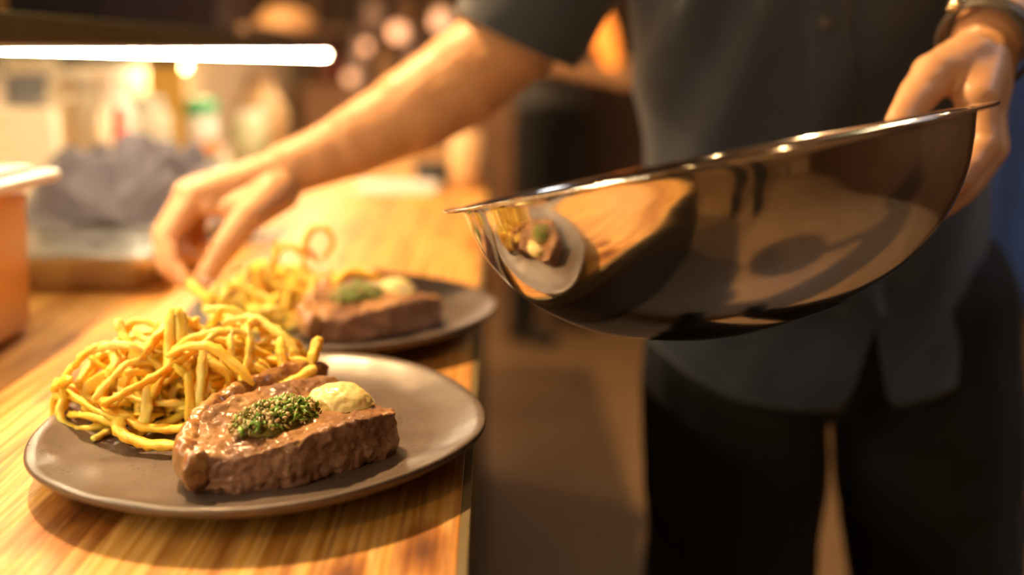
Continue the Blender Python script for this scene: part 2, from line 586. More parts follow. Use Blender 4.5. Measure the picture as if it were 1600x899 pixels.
pendant(KEY_POS, KEY_W, 'black cone pendant lamp hanging above the pine counter')
pendant((-0.52, -0.62, 2.2), NEAR_FILL_W, 'added fill light, an unseen black cone pendant over the near end of the counter')  # added out of view to fill the camera-facing sides of food and arm
pendant((0.8, 4.3, 2.05), BACK_FILL_W, 'added fill light, an unseen black cone pendant brightening the far room')  # added above the view to lift the far room
pendant((0.75, -1.9, 2.1), ROOM_FILL_W, 'added fill light, an unseen black cone pendant behind the viewer', rad=0.05)  # added behind the camera to light the shirt and the floor mirrored in the bowl
pn = empty('ceiling_light', (1.75, 0.75, 2.66), 'flat white ceiling light panel to the right of the cook', 'ceiling light')
obj('light_frame', bbox((1.75, 0.75, 2.68), (0.66, 0.66, 0.04)), MAT['white'], pn, smooth=False)
obj('diffuser', bbox((1.75, 0.75, 2.655), (0.6, 0.6, 0.012)), MAT['panel'], pn, smooth=False)
ld = bpy.data.lights.new('panel_light', 'AREA')
ld.energy = COOL_W; ld.size = 0.6; ld.color = (0.86, 0.92, 1.0)
lo = bpy.data.objects.new('panel_light', ld); COL.objects.link(lo); lo.parent = pn; lo.location = (0, 0, -0.02)

# ------------------------------------------------------------------ shelf with light strip
SX = -0.40
sh = empty('wall_shelf', (-0.7, 1.5, 1.14), 'dark olive shelf on the left with the glowing strip along its front edge', 'shelf')
obj('shelf_board', bbox((-0.70, 1.095, 1.1535), (0.60, 2.73, 0.027), bevel=0.002), MAT['shelf'], sh, smooth=False)
for yy in (-0.1, 0.72, 1.5, 2.36):
    bm = bmesh.new()
    box(bm, (-0.86, yy, 1.125), (0.28, 0.02, 0.03))
    obj('bracket', bm, MAT['shelf'], sh, smooth=False)
ls = empty('light_strip', (SX - 0.004, 1.53, 1.13), 'bright white led strip under the front edge of the dark shelf', 'light strip')
obj('strip_channel', bbox((SX - 0.008, 1.095, 1.1385), (0.014, 2.73, 0.003)), MAT['white'], ls, smooth=False)
chip = tomesh(bbox((0, 0, 0), (0.003, 0.0050, 0.003)), 'led_chip')
chip.materials.append(MAT['led'])
for k in range(286):
    o = bpy.data.objects.new('led_chip', chip)
    COL.objects.link(o); o.parent = ls
    o.location = (-0.003, -0.245 + k * 0.00945 - 1.53, 0.0045)


# ------------------------------------------------------------------ plates
def plate(name, cx, cy, R, seed, label):
    rng = random.Random(seed)
    ph = [rng.uniform(0, 2 * PI) for _ in range(6)]
    z0 = CT
    prof = [(0.0, 0.0), (0.5, 0.0), (0.60, 0.0), (0.66, 0.004), (0.82, 0.0085), (0.94, 0.0150), (0.985, 0.0185), (1.0, 0.0212), (0.997, 0.0232), (0.985, 0.0236),
            (0.95, 0.0215), (0.87, 0.0160), (0.76, 0.0125), (0.6, 0.0112), (0.4, 0.0108), (0.2, 0.0108), (0.0, 0.0108)]
    seg = 120
    bm = bmesh.new()
    rings = []
    for k, (r, z) in enumerate(prof):
        if r == 0:
            rings.append([bm.verts.new((cx, cy, z0 + z))]); continue
        ring = []
        for i in range(seg):
            a = 2 * PI * i / seg
            wob = 1 + r * (0.005 * math.sin(2 * a + ph[0]) + 0.005 * math.sin(3 * a + ph[1]) + 0.003 * math.sin(5 * a + ph[2]))
            zz = z
            if z > 0.003:
                zz += r ** 3 * (0.0016 * math.sin(2 * a + ph[3]) + 0.0010 * math.sin(4 * a + ph[4]))
            x, y = cx + R * r * wob * math.cos(a), cy + R * r * wob * math.sin(a)
            if k >= 9:
                zz += 0.0027 * noise.noise(V((x * 40, y * 40, seed)), noise_basis='PERLIN_NEW') * min(1, r * 1.6) * (1 - 0.8 * r ** 10)
            ring.append(bm.verts.new((x, y, z0 + zz)))
        rings.append(ring)
    for a, b in zip(rings, rings[1:]):
        for i in range(seg):
            j = (i + 1) % seg
            if len(a) == 1: bm.faces.new((a[0], b[j], b[i]))
            elif len(b) == 1: bm.faces.new((a[i], a[j], b[0]))
            else: bm.faces.new((a[i], a[j], b[j], b[i]))
    o = obj(name, bm, MAT['plate'], origin=(cx, cy, z0))
    return tag(o, label, 'plate', 'stoneware dinner plates')


P1, P2 = (-0.1365, 0.560), (-0.130, 0.832)
plate('dinner_plate', *P1, 0.1292, 3, 'front brown-grey speckled stoneware plate in sharp focus near the counter edge')
plate('dinner_plate', *P2, 0.1315, 11, 'blurred brown-grey stoneware plate behind the front plate')
PZ = CT + 0.0112


# ------------------------------------------------------------------ steaks
def smooth_loop(pts, n):
    pts = [V((p[0], p[1], 0)) for p in pts]
    m = len(pts)
    out = []
    for k in range(n):
        t = k / n * m
        i = int(t); u = t - i
        a, b, c, d = (pts[(i + q - 1) % m] for q in range(4))
        out.append(0.5 * ((2 * b) + (c - a) * u + (2 * a - 5 * b + 4 * c - d) * u * u + (3 * b - a - 3 * c + d) * u ** 3))
    return out


OUT1 = [(-0.1605, 0.486), (-0.162, 0.505), (-0.160, 0.530), (-0.147, 0.556), (-0.130, 0.578), (-0.113, 0.597), (-0.102, 0.590), (-0.090, 0.566), (-0.068, 0.552),
        (-0.057, 0.537), (-0.061, 0.524), (-0.080, 0.503), (-0.102, 0.486), (-0.126, 0.477), (-0.148, 0.477)]


def steak(dx, dy, seed, label, lift=0.0):
    loop = [p + V((dx, dy, 0)) for p in smooth_loop(OUT1, 90)]
    bm = bmesh.new()
    H = 0.0265 + lift
    c = V((-0.115 + dx, 0.525 + dy, 0))
    rings = []
    for f, z in ((0.975, 0.0), (1.0, 0.005), (0.985, 0.013), (1.0, 0.021), (0.985, H)):
        rings.append([bm.verts.new(c + (p - c) * f + V((0, 0, PZ - 0.0004 + z))) for p in loop])
    n = len(loop)
    for a, b in zip(rings, rings[1:]):
        for i in range(n):
            j = (i + 1) % n
            bm.faces.new((a[i], a[j], b[j], b[i]))
    bm.faces.new(rings[0][::-1]); bm.faces.new(rings[-1])
    me = remesh(bm, 0.0012, 9, 0.5)
    for v in me.vertices:
        u = v.co - c
        s = (u.x * 0.72 + u.y * 0.69)          # along the length
        q = (-u.x * 0.69 + u.y * 0.72)         # across
        tz = max(0, (v.co.z - PZ) / H)
        v.co.z += tz * (0.0030 * math.sin(s * 48 + 1.2) + 0.0020 * math.sin(q * 90) - 0.0015)
        v.co.z += tz * 0.0055 * math.exp(-((q - 0.030) / 0.010) ** 2)
    jitter(me, 0.0020, 70, seed, 3)
    jitter(me, 0.0013, 210, seed + 3, 3)
    t = empty('steak', (c.x, c.y, PZ), label, 'steak', 'thick seared steaks')
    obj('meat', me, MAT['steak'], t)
    # rind of browned fat along the left end and the far edge
    path = catmull([V(p) + V((dx, dy, 0)) for p in ((-0.150, 0.4735, PZ + 0.012), (-0.1605, 0.487, PZ + 0.014), (-0.1655, 0.508, PZ + 0.016), (-0.1625, 0.533, PZ + 0.021), (-0.1505, 0.557, PZ + 0.024),
                                                         (-0.134, 0.578, PZ + 0.025), (-0.118, 0.596, PZ + 0.024), (-0.108, 0.600, PZ + 0.020))], 46)
    rr = [0.0075 + 0.0022 * noise.noise(V((k * 0.35, seed, 0))) for k in range(47)]
    rr[0] = rr[-1] = 0.003
    bm = bmesh.new(); tube(bm, path, rr, 12, flat=1.45, up=(0, 0, 1))
    me = remesh(bm, 0.0012, 4)
    jitter(me, 0.0016, 110, seed + 9, 3)
    for v in me.vertices:
        v.co.z = max(v.co.z, PZ - 0.0002)
    obj('fat_rind', me, MAT['fat'], t)
    return t


D2 = (0.010, 0.277)
steak(0, 0, 1.0, 'thick seared steak in sharp focus on the front plate')
steak(*D2, 7.0, 'blurred seared steak on the rear plate')


def relish(c, r, h, seed, label, n=(210, 130, 100)):
    rng = random.Random(seed)
    t = empty('herb_relish', c, label, 'relish', 'chopped herb relish heaps')
    base = bmesh.new()
    ell(base, (c[0], c[1], c[2]), (r[0] * 0.9, r[1] * 0.9, h * 0.85), Quaternion((0, 0, 1), 0.75), 32, 20)
    me = tomesh(base); jitter(me, 0.0018, 160, seed, 3)
    obj('oily_paste', me, MAT['olive'], t)
    ca, sa = math.cos(0.75), math.sin(0.75)
    for nm, mk, cnt, sz in (('chopped_leaf', 'green', n[0], (0.0044, 0.0026, 0.0008)), ('chopped_stalk', 'olive', n[1], (0.0036, 0.0016, 0.0013)), ('chopped_garlic', 'garlic', n[2], (0.0032, 0.0024, 0.0018))):
        bm = bmesh.new()
        for k in range(cnt):
            a, rad = rng.uniform(0, 2 * PI), math.sqrt(rng.random()) * 1.08
            u, v_ = r[0] * rad * math.cos(a), r[1] * rad * math.sin(a)
            if mk == 'green' and rng.random() < 0.5:
                u = u * 0.6 + r[0] * 0.22
            z = h * 0.9 * math.sqrt(max(0.0, 1 - min(1, rad) ** 2)) + rng.uniform(-0.0006, 0.0016)
            p = V((c[0] + u * ca - v_ * sa, c[1] + u * sa + v_ * ca, c[2] + z + 0.0012))
            q = Quaternion((rng.gauss(0, 1), rng.gauss(0, 1), rng.gauss(0, 1), rng.gauss(0, 1))).normalized()
            s = rng.uniform(0.6, 1.35)
            M_ = Matrix.Translation(p) @ q.to_matrix().to_4x4() @ Matrix.Diagonal((sz[0] * s, sz[1] * s, sz[2] * s, 1))
            g = bmesh.ops.create_icosphere(bm, subdivisions=1, radius=0.62, matrix=M_)
        tag(obj(nm, bm, MAT[mk], t), kind='stuff')
    return t


def butter(c, r, seed, label):
    bm = bmesh.new()
    bmesh.ops.create_icosphere(bm, subdivisions=5, radius=1)
    for v in bm.verts:
        z = v.co.z
        spread = 1.0 + 0.55 * max(0, -z + 0.25) ** 1.5
        v.co = V((c[0] + v.co.x * r[0] * spread, c[1] + v.co.y * r[1] * spread, c[2] + max(z, -0.12) * r[2]))
    me = remesh(bm, 0.0009, 8); jitter(me, 0.0014, 50, seed, 2); jitter(me, 0.0006, 200, seed + 1, 2)
    return tag(obj('butter_dollop', me, MAT['butter'], origin=c), label, 'butter', 'butter dollops')


ST = PZ + 0.0262
relish((-0.1205, 0.5155, ST - 0.0015), (0.0255, 0.0155), 0.0100, 5, 'green chopped herb relish heaped on the sharp front steak')
relish((-0.128 + 0.012, 0.803, ST - 0.0015), (0.0235, 0.015), 0.0100, 6, 'green chopped herb relish heaped on the blurred rear steak', (190, 90, 60))
butter((-0.0905, 0.5445, ST - 0.0005), (0.0185, 0.0155, 0.0105), 2.0, 'pale yellow butter dollop melting on the front steak')
butter((-0.0905, 0.829, ST - 0.0005), (0.0185, 0.0155, 0.0105), 4.0, 'pale yellow butter dollop on the blurred rear steak')


# ------------------------------------------------------------------ fries
def fry_mesh(pts, r, rng):
    n = max(16, int(sum((b - a).length for a, b in zip(pts, pts[1:])) / 0.0026))
    P = catmull(pts, n)
    s0 = rng.uniform(0, 100)
    rad = []
    for k in range(n + 1):
        f = 1 + 0.22 * noise.noise(V((k * 0.22, s0, 0)))
        e = min(k, n - k)
        f *= (0.55, 0.85, 0.97, 1.0)[min(e, 3)]
        rad.append(r * f)
    bm = bmesh.new()
    tube(bm, P, rad, 12, square=0.95, twist=rng.uniform(-2.5, 2.5), flat=rng.uniform(0.55, 0.95))
    me = tomesh(bm, 'fry')
    jitter(me, 0.0012, 240, s0, 3); jitter(me, 0.0005, 700, s0 + 5, 1)
    return me


def fry(pts, r, rng, label, group):
    me = fry_mesh([V(p) for p in pts], r, rng)
    c = V(pts[0])
    o = obj('curly_fry', me, MAT['fry'], origin=c)
    return tag(o, label, 'fry', group)


def heap(n, c, rx, ry, h, rz, seed, label, group, zmin):
    rng = random.Random(seed)
    R = Matrix.Rotation(rz, 3, 'Z')
    Ri = R.inverted()
    for k in range(n):
        r = rng.uniform(0.0018, 0.0030)
        L = rng.uniform(0.045, 0.11)
        lim = rng.choice((0.55, 0.75, 0.9, 1.0, 1.0, 1.0, 1.0))
        a = rng.uniform(0, 2 * PI)
        rho = math.sqrt(rng.random()) * 0.75
        p = V((rx * rho * math.cos(a), ry * rho * math.sin(a), h * rng.uniform(0.05, 0.75) * math.sqrt(1 - rho * rho)))
        th, ev = rng.uniform(0, 2 * PI), rng.gauss(0.1, 0.5)
        d = V((math.cos(th) * math.cos(ev), math.sin(th) * math.cos(ev), math.sin(ev)))
        ax = V((rng.gauss(0, 1), rng.gauss(0, 1), rng.gauss(0, 0.8))).normalized()
        ax = (ax - d * ax.dot(d)).normalized()
        Rc = rng.choice((0.013, 0.022, 0.03, 0.045, 0.07, 0.12))
        ds = 0.006
        pts = [p.copy()]
        for s in range(int(L / ds)):
            d = (Quaternion(ax, ds / Rc) @ d).normalized()
            ax = (ax + V((rng.gauss(0, .06), rng.gauss(0, .06), rng.gauss(0, .06)))).normalized()
            p = p + d * ds
            e = math.sqrt((p.x / rx) ** 2 + (p.y / ry) ** 2 + (p.z / h) ** 2)
            if e > lim:
                p = p * (lim / e) * 0.5 + p * 0.5
                nrm = V((p.x / rx ** 2, p.y / ry ** 2, p.z / h ** 2)).normalized()
                if d.dot(nrm) > 0: d = (d - nrm * d.dot(nrm) * 0.7).normalized()
            if p.z < r:
                p.z = r
                if d.z < 0: d = V((d.x, d.y, abs(d.z) * 0.3)).normalized()
            pts.append(p.copy())
        W = [R @ q + V(c) for q in pts]
        for q in W: q.z = max(q.z, zmin + r * 1.15)
        m_ = Ri @ (sum(W, V((0, 0, 0))) / len(W) - V(c))
        zone = ('left' if m_.x < -rx * 0.22 else 'right' if m_.x > rx * 0.22 else 'middle') + (' top' if m_.z > h * 0.42 else ' foot')
        fry(W, r, rng, label.replace('in the heap', 'in the ' + zone + ' of the heap'), group)


G1, G2 = 'curly fries on the front plate', 'curly fries on the rear plate'
heap(134, (-0.196, 0.607, PZ), 0.080, 0.056, 0.063, 0.35, 21, 'thin golden curly fry tangled in the heap on the front plate', G1, PZ)
rg = random.Random(5)
hero = [
    ([(500, 527, .625), (493, 545, .622), (486, 572, .618)], .0040, 'short upright fry end sticking up at the right of the front heap, above the steak'),
    ([(350, 626, .585), (400, 617, .590), (450, 600, .600), (494, 576, .607)], .0042, 'long straight fry lying along the far edge of the front steak'),
    ([(380, 556, .63), (430, 563, .622), (488, 566, .62)], .0034, 'straight fry lying level just below the upright fry end'),
    ([(139, 646, .600), (133, 618, .604), (152, 594, .607), (192, 583, .604), (214, 606, .598), (216, 650, .592)], .0040, 'fry arching over in a hook at the left of the front heap'),
    ([(84, 621, .606), (125, 624, .602), (170, 628, .598), (205, 632, .595)], .0034, 'straight fry poking out left over the rim of the front plate'),
    ([(186, 652, .578), (188, 676, .570), (226, 694, .563), (268, 696, .560), (302, 690, .562)], .0042, 'fry curling along the plate at the foot of the front heap'),
    ([(262, 590, .592), (265, 540, .598), (268, 500, .602), (277, 488, .604), (284, 512, .602), (284, 548, .598)], .0042, 'fry bent into the tall narrow peak of the front heap'),
    ([(184, 500, .622), (190, 520, .618), (203, 548, .612), (206, 590, .603), (212, 632, .595)], .0036, 'thin fry with browned tip rising at the upper left of the front heap'),
    ([(262, 556, .588), (290, 543, .586), (328, 542, .585), (362, 566, .584), (398, 602, .584)], .0046, 'thick fry arching across the middle of the front heap'),
    ([(345, 506, .642), (385, 496, .640), (425, 512, .636), (452, 538, .632), (464, 562, .628)], .0044, 'fry arching along the upper right of the front heap'),
    ([(160, 636, .592), (196, 652, .585), (228, 668, .578), (284, 670, .572), (300, 660, .574)], .0036, 'fry looping low across the lower left of the front heap'),
    ([(216, 536, .606), (222, 560, .600), (231, 600, .593), (229, 640, .585), (222, 668, .58)], .0040, 'fry running straight down the left face of the front heap'),
    ([(438, 528, .622), (440, 555, .616), (447, 588, .610)], .0038, 'short fry hanging down at the right of the front heap'),
]
for pts, r, lab in hero:
    P_ = [at(*p) for p in pts]
    for q in P_: q.z = max(q.z, PZ + r * 1.2)
    fry(P_, r * 0.80, rg, lab, G1)

heap(84, (-0.183, 0.838, PZ), 0.066, 0.050, 0.050, 0.3, 33, 'blurred golden curly fry tangled in the heap on the rear plate', G2, PZ)
hero2 = [
    ([(498, 410, .86), (478, 385, .86), (488, 360, .86), (510, 358, .86), (520, 380, .86), (505, 405, .86)], .0038, 'blurred fry ring standing at the top of the rear heap'),
    ([(450, 440, .85), (430, 405, .85), (450, 385, .85), (475, 400, .85), (470, 430, .85)], .0042, 'blurred fry loop beside the ring on the rear heap'),
    ([(360, 470, .835), (400, 472, .83), (440, 460, .83), (470, 430, .835)], .0042, 'blurred fry bowed along the left foot of the rear heap'),
    ([(425, 420, .86), (432, 385, .862), (436, 374, .863)], .0030, 'blurred fry tip pointing up at the left of the rear heap'),
    ([(520, 445, .83), (545, 425, .835), (580, 430, .84), (598, 440, .845)], .0040, 'blurred fry arching down to the rear steak'),
]
for pts, r, lab in hero2:
    fry([at(*p) for p in pts], r * 0.85, rg, lab, G2)
fry([at(*p) for p in ((292, 440, .857), (305, 450, .852), (320, 462, .846), (328, 474, .842))], .0042, rg, 'short fry pinched between the thumb and finger of the reaching hand', 'fries in the hand')

# ------------------------------------------------------------------ steel bowl
BD = 0.1605                           # flange radius
bc = V((0.1255, 0.598, 1.0700))
roll, tip = math.radians(11.2), math.radians(7.2)
BM = Matrix.Translation(bc) @ Matrix.Rotation(-tip, 4, 'X') @ Matrix.Rotation(-roll, 4, 'Y')
k = BD / 438.0
outer = [(0, -278), (60, -278), (110, -277), (150, -268), (200, -252), (248, -231), (290, -204), (330, -169), (361, -130), (384, -88), (398, -45), (405, -14), (408, -5)]
inner = [(r - 4.0, z + 3.0) for r, z in outer[1:-2]] + [(401, -12), (405, 0)]
prof = [(max(r, 0.01) * k, z * k) for r, z in outer] + [(412 * k, -2.0 * k), (432 * k, -3.0 * k), (437 * k, -2.0 * k), (438 * k, 1.0 * k), (435 * k, 3.2 * k), (414 * k, 2.6 * k)] + \
       [(r * k, z * k) for r, z in inner[::-1]] + [(0.01 * k, -275 * k)]
pf = catmull([V((r, 0, z)) for r, z in prof], 150)
bm = lathe(bmesh.new(), [(max(p.x, 1e-5), p.z) for p in pf], 128, BM)
bowl = bpy.data.objects.new('mixing_bowl', tomesh(bm, 'mixing_bowl'))
COL.objects.link(bowl)
bowl.data.transform(BM.inverted())
bowl.matrix_basis = BM
bowl.data.polygons.foreach_set('use_smooth', [True] * len(bowl.data.polygons))
bowl.data.materials.append(MAT['steel'])
tag(bowl, 'large polished steel mixing bowl tilted in the hand of the cook', 'bowl')


# ------------------------------------------------------------------ people
def head_parts(bm, c, face, s=1.0):
    """c: head centre; face: angle the face looks to (0 = -y)"""
    q = Quaternion((0, 0, 1), face)
    P = lambda x, y, z: V(c) + q @ (V((x, y, z)) * s)
    ell(bm, P(0, 0.012, 0.022), (0.074 * s, 0.094 * s, 0.098 * s), q)
    cap(bm, P(0, -0.03, -0.02), 0.062 * s, P(0, -0.045, -0.075), 0.036 * s)
    cap(bm, P(0, -0.088, 0.008), 0.009 * s, P(0, -0.104, -0.028), 0.014 * s)
    ell(bm, P(0, -0.078, 0.025), (0.055 * s, 0.014 * s, 0.010 * s), q)
    ell(bm, P(0, -0.082, -0.060), (0.024 * s, 0.009 * s, 0.010 * s), q)
    for sx in (-1, 1):
        ell(bm, P(sx * 0.076, 0.012, -0.005), (0.009 * s, 0.018 * s, 0.032 * s), q)
        ell(bm, P(sx * 0.038, -0.06, -0.02), (0.024 * s, 0.022 * s, 0.024 * s), q)
    return P, q


def face_children(t, c, face, s, hairmat):
    q = Quaternion((0, 0, 1), face)
    P = lambda x, y, z: V(c) + q @ (V((x, y, z)) * s)
    bm = bmesh.new()
    ell(bm, P(0, 0.022, 0.042), (0.083 * s, 0.096 * s, 0.093 * s), q)
    me = tomesh(bm); jitter(me, 0.006, 40, 3, 2)
    keep = bmesh.new(); keep.from_mesh(me)
    bmesh.ops.delete(keep, geom=[v for v in keep.verts if (q.inverted() @ (v.co - V(c))).y < -0.045 * s and v.co.z < c[2] + 0.075 * s], context='VERTS')
    obj('hair', keep, hairmat, t)
    for sx in (-1, 1):
        obj('eye', ell(bmesh.new(), P(sx * 0.031, -0.076, 0.004), (0.011 * s, 0.008 * s, 0.007 * s), q, 12, 8), MAT['eye'], t)
    obj('mouth', ell(bmesh.new(), P(0, -0.0905, -0.060), (0.022 * s, 0.004 * s, 0.006 * s), q, 12, 8), MAT['lip'], t)


FY = 0.985      # how deep the cook stands
cook = empty('person', (0.33, FY, 0), 'standing cook in charcoal shirt and black trousers reaching for a fry, steel bowl in hand', 'person')
# --- body: trunk, head and legs
bm = bmesh.new()
hc = V((0.30, FY - 0.05, 1.665))
head_parts(bm, hc, -0.25)
cap(bm, (0.315, FY, 1.46), 0.060, (0.303, FY - 0.025, 1.58), 0.054)
ell(bm, (0.32, FY + 0.01, 1.32), (0.155, 0.095, 0.16))
ell(bm, (0.318, FY + 0.01, 1.08), (0.138, 0.088, 0.20))
ell(bm, (0.322, FY + 0.012, 0.90), (0.145, 0.095, 0.13))
cap(bm, (0.17, FY + 0.01, 1.425), 0.058, (0.46, FY + 0.01, 1.425), 0.058)
RSH, LSH = V((0.148, FY + 0.005, 1.415)), V((0.475, FY, 1.415))
hipR, kneeR, ankR = V((0.245, FY, 0.86)), V((0.252, FY - 0.01, 0.48)), V((0.248, FY + 0.02, 0.09))
hipL, kneeL, ankL = V((0.436, FY, 0.86)), V((0.488, FY - 0.01, 0.48)), V((0.525, FY + 0.02, 0.09))
for h_, k_, a_ in ((hipR, kneeR, ankR), (hipL, kneeL, ankL)):
    chain(bm, [h_, k_, a_], [0.078, 0.052, 0.036])
    cap(bm, a_ + V((0, 0.02, -0.05)), 0.032, a_ + V((0, -0.13, -0.058)), 0.028)
trunk = remesh(bm, 0.0045, 6)

# --- arms and hands
arms = bmesh.new()
# right arm, reaching over the counter (left in the picture)
wr = at(455, 264, .930)
chain(arms, [RSH, at(806, 60, .985), at(715, 128, .972), at(640, 176, .960), at(545, 226, .945), at(490, 250, .936), wr],
      [0.050, 0.0465, 0.0465, 0.0425, 0.0325, 0.0275, 0.0260], 18)
fingers = {
    'i': ([(306, 306, .884), (262, 372, .872), (268, 415, .864), (290, 440, .860)], (.0125, .0098, .0088, .0074)),
    'm': ([(296, 302, .905), (254, 366, .895), (260, 412, .882), (283, 437, .872)], (.0128, .0100, .0090, .0076)),
    'r': ([(300, 302, .926), (281, 366, .922), (293, 398, .908), (310, 402, .896)], (.0120, .0095, .0085, .0074)),
    'p': ([(318, 306, .945), (305, 356, .942), (316, 380, .930), (330, 382, .92)], (.0108, .0085, .0078, .0068)),
}
for pts, rr in fingers.values():
    P_ = [at(*p) for p in pts]
    chain(arms, P_, rr)
    base = wr + (P_[0] - wr) * 0.12
    cap(arms, base, 0.0205, P_[0], rr[0] * 1.12)
imcp, pmcp = at(306, 306, .884), at(318, 306, .945)
cap(arms, (wr + imcp) / 2, 0.017, (wr + pmcp) / 2, 0.016)
cap(arms, imcp + V((.012, 0, -.008)), 0.012, pmcp + V((.012, 0, -.008)), 0.011)
th = [at(432, 300, .912), at(388, 338, .874), at(352, 386, .858), at(320, 434, .853)]
chain(arms, th, (.0215, .0150, .0122, .0092), 16)
cap(arms, th[0], 0.021, imcp + V((0.028, 0, -0.012)), 0.011)
# left arm, holding the bowl (right in the picture)
lw = at(1548, 60, .722)
elb = at(1685, -95, .83)
chain(arms, [LSH, elb, elb.lerp(lw, 0.35), elb.lerp(lw, 0.75), lw], [0.050, 0.046, 0.044, 0.0335, 0.0275], 18)
lf = [
    ([(1526, 156, .676), (1540, 226, .664), (1494, 288, .648), (1430, 334, .636)], (.0130, .0104, .0094, .0080)),
    ([(1538, 162, .696), (1550, 236, .682), (1502, 300, .664), (1432, 348, .648)], (.0132, .0106, .0096, .0082)),
    ([(1544, 166, .718), (1556, 234, .704), (1510, 296, .686), (1442, 342, .668)], (.0122, .0098, .0088, .0076)),
    ([(1544, 166, .738), (1556, 220, .726), (1517, 270, .710), (1456, 308, .695)], (.0110, .0088, .0080, .0070)),
]
lm = []
for pts, rr in lf:
    P_ = [at(*p) for p in pts]
    lm.append(P_[0])
    chain(arms, P_, rr)
    cap(arms, lw + (P_[0] - lw) * 0.15, 0.0215, P_[0], rr[0] * 1.15)
cap(arms, (lw + lm[0]) / 2, 0.018, (lw + lm[3]) / 2, 0.016)
cap(arms, lm[0], 0.013, lm[3], 0.012)
lt = [at(1512, 100, .700), at(1460, 118, .688), at(1430, 154, .676), at(1406, 192, .662)]
chain(arms, lt, (.0225, .0165, .0130, .0100), 16)
cap(arms, lt[0], 0.020, lm[0], 0.014)
armsme = remesh(arms, 0.0019, 10, 0.5)
jitter(armsme, 0.0010, 45, 2.0, 2)
b2 = bmesh.new(); b2.from_mesh(trunk); b2.from_mesh(armsme)
bodyo = obj('body', b2, MAT['skin'], cook)
face_children(cook, hc, -0.25, 1.0, MAT['hair'])
# fingernails on the thumb and index finger of the reaching hand
for p, n_, s_ in ((at(322, 436, .846), V((0.35, -0.75, 0.45)), 0.0055), (at(280, 436, .857), V((-0.75, -0.5, 0.1)), 0.0048)):
    q = V((0, 0, 1)).rotation_difference(n_.normalized())
    obj('fingernail', ell(bmesh.new(), p, (s_, s_ * 1.15, 0.0016), q, 12, 8), MAT['nail'], bodyo)

# --- shirt
TZ = [(0.80, .317, .172, .120), (0.95, .317, .166, .116), (1.08, .316, .166, .114), (1.18, .314, .186, .116), (1.30, .315, .196, .116), (1.39, .316, .196, .108), (1.44, .317, .150, .088), (1.485, .315, .085, .074), (1.515, .312, .066, .066)]


def torso(z):
    for a, b in zip(TZ, TZ[1:]):
        if z <= b[0]:
            t = max(0, (z - a[0]) / (b[0] - a[0])); t = t * t * (3 - 2 * t) * 0.5 + t * 0.5
            return [a[i] + (b[i] - a[i]) * t for i in (1, 2, 3)]
    return TZ[-1][1:]


def shirt_pt(th_, z, off=0.0):
    cx, a, b = torso(z)
    c, s = math.cos(th_), math.sin(th_)
    e = 0.86
    x = cx + a * math.copysign(abs(c) ** e, c)
    y = FY + 0.008 + b * math.copysign(abs(s) ** e, s)
    n = V((c / a, s / b, 0)).normalized()
    f = 0.0070 * noise.noise(V((x * 9 + z * 3, y * 6, z * 4.0))) + 0.0045 * noise.noise(V((x * 22 - z * 12, y * 9, z * 7)))
    # folds pulled up towards the raised arm
    for (x1, z1, x2, z2, wd, am) in ((0.185, 1.20, 0.132, 1.04, 0.017, 0.020), (0.235, 1.18, 0.18, 1.00, 0.018, 0.015), (0.30, 1.22, 0.28, 0.98, 0.014, 0.005), (0.16, 0.98, 0.22, 0.86, 0.02, 0.006)):
        dx_, dz_ = x2 - x1, z2 - z1
        L2 = dx_ * dx_ + dz_ * dz_
        tt = max(0, min(1, ((x - x1) * dx_ + (z - z1) * dz_) / L2))
        dd = math.hypot(x - x1 - tt * dx_, z - z1 - tt * dz_)
        if s < 0.2: f += am * math.exp(-(dd / wd) ** 2) * (1 - 0.5 * tt)
    low = max(0, (0.90 - z) / 0.1)
    f += 0.006 * low
    return V((x, y, z)) + n * (f + off)


def hem(th_):
    s = math.sin(th_)
    z = 0.802 - 0.010 * s + 0.055 * (math.cos(th_) ** 2) ** 1.3
    xx = 0.317 + 0.172 * math.cos(th_)
    if s < 0:
        z += 0.085 * max(0, 1 - abs(xx - 0.338) / 0.018)
    return z


bm = bmesh.new()
NA, NR = 144, 90
grid = []
for r in range(NR + 1):
    row = []
    for i in range(NA):
        a = 2 * PI * i / NA
        zb = hem(a)
        row.append(bm.verts.new(shirt_pt(a, zb + (1.515 - zb) * r / NR)))
    grid.append(row)
for r in range(NR):
    for i in range(NA):
        j = (i + 1) % NA
        bm.faces.new((grid[r][i], grid[r][j], grid[r + 1][j], grid[r + 1][i]))


def sleeve(bm, pts, rads, seed):
    P_ = catmull(pts, 40)
    R_ = catmull([V((r, 0, 0)) for r in rads], 40)
    rings = []
    t0 = (P_[1] - P_[0]).normalized()
    nrm = (V((0, -1, 0)) - t0 * V((0, -1, 0)).dot(t0)).normalized()
    pt = t0
    for k_ in range(41):
        t_ = (P_[min(k_ + 1, 40)] - P_[max(k_ - 1, 0)]).normalized()
        q = pt.rotation_difference(t_); nrm = q @ nrm; pt = t_
        b_ = t_.cross(nrm)
        ring = []
        for i in range(56):
            a = 2 * PI * i / 56
            rr_ = R_[k_].x * (1 + 0.06 * noise.noise(V((math.cos(a) * 1.5, math.sin(a) * 1.5, k_ * 0.16 + seed))))
            ring.append(bm.verts.new(P_[k_] + (nrm * math.cos(a) + b_ * math.sin(a)) * rr_))
        rings.append(ring)
    for a, b in zip(rings, rings[1:]):
        for i in range(56):
            j = (i + 1) % 56
            bm.faces.new((a[i], a[j], b[j], b[i]))


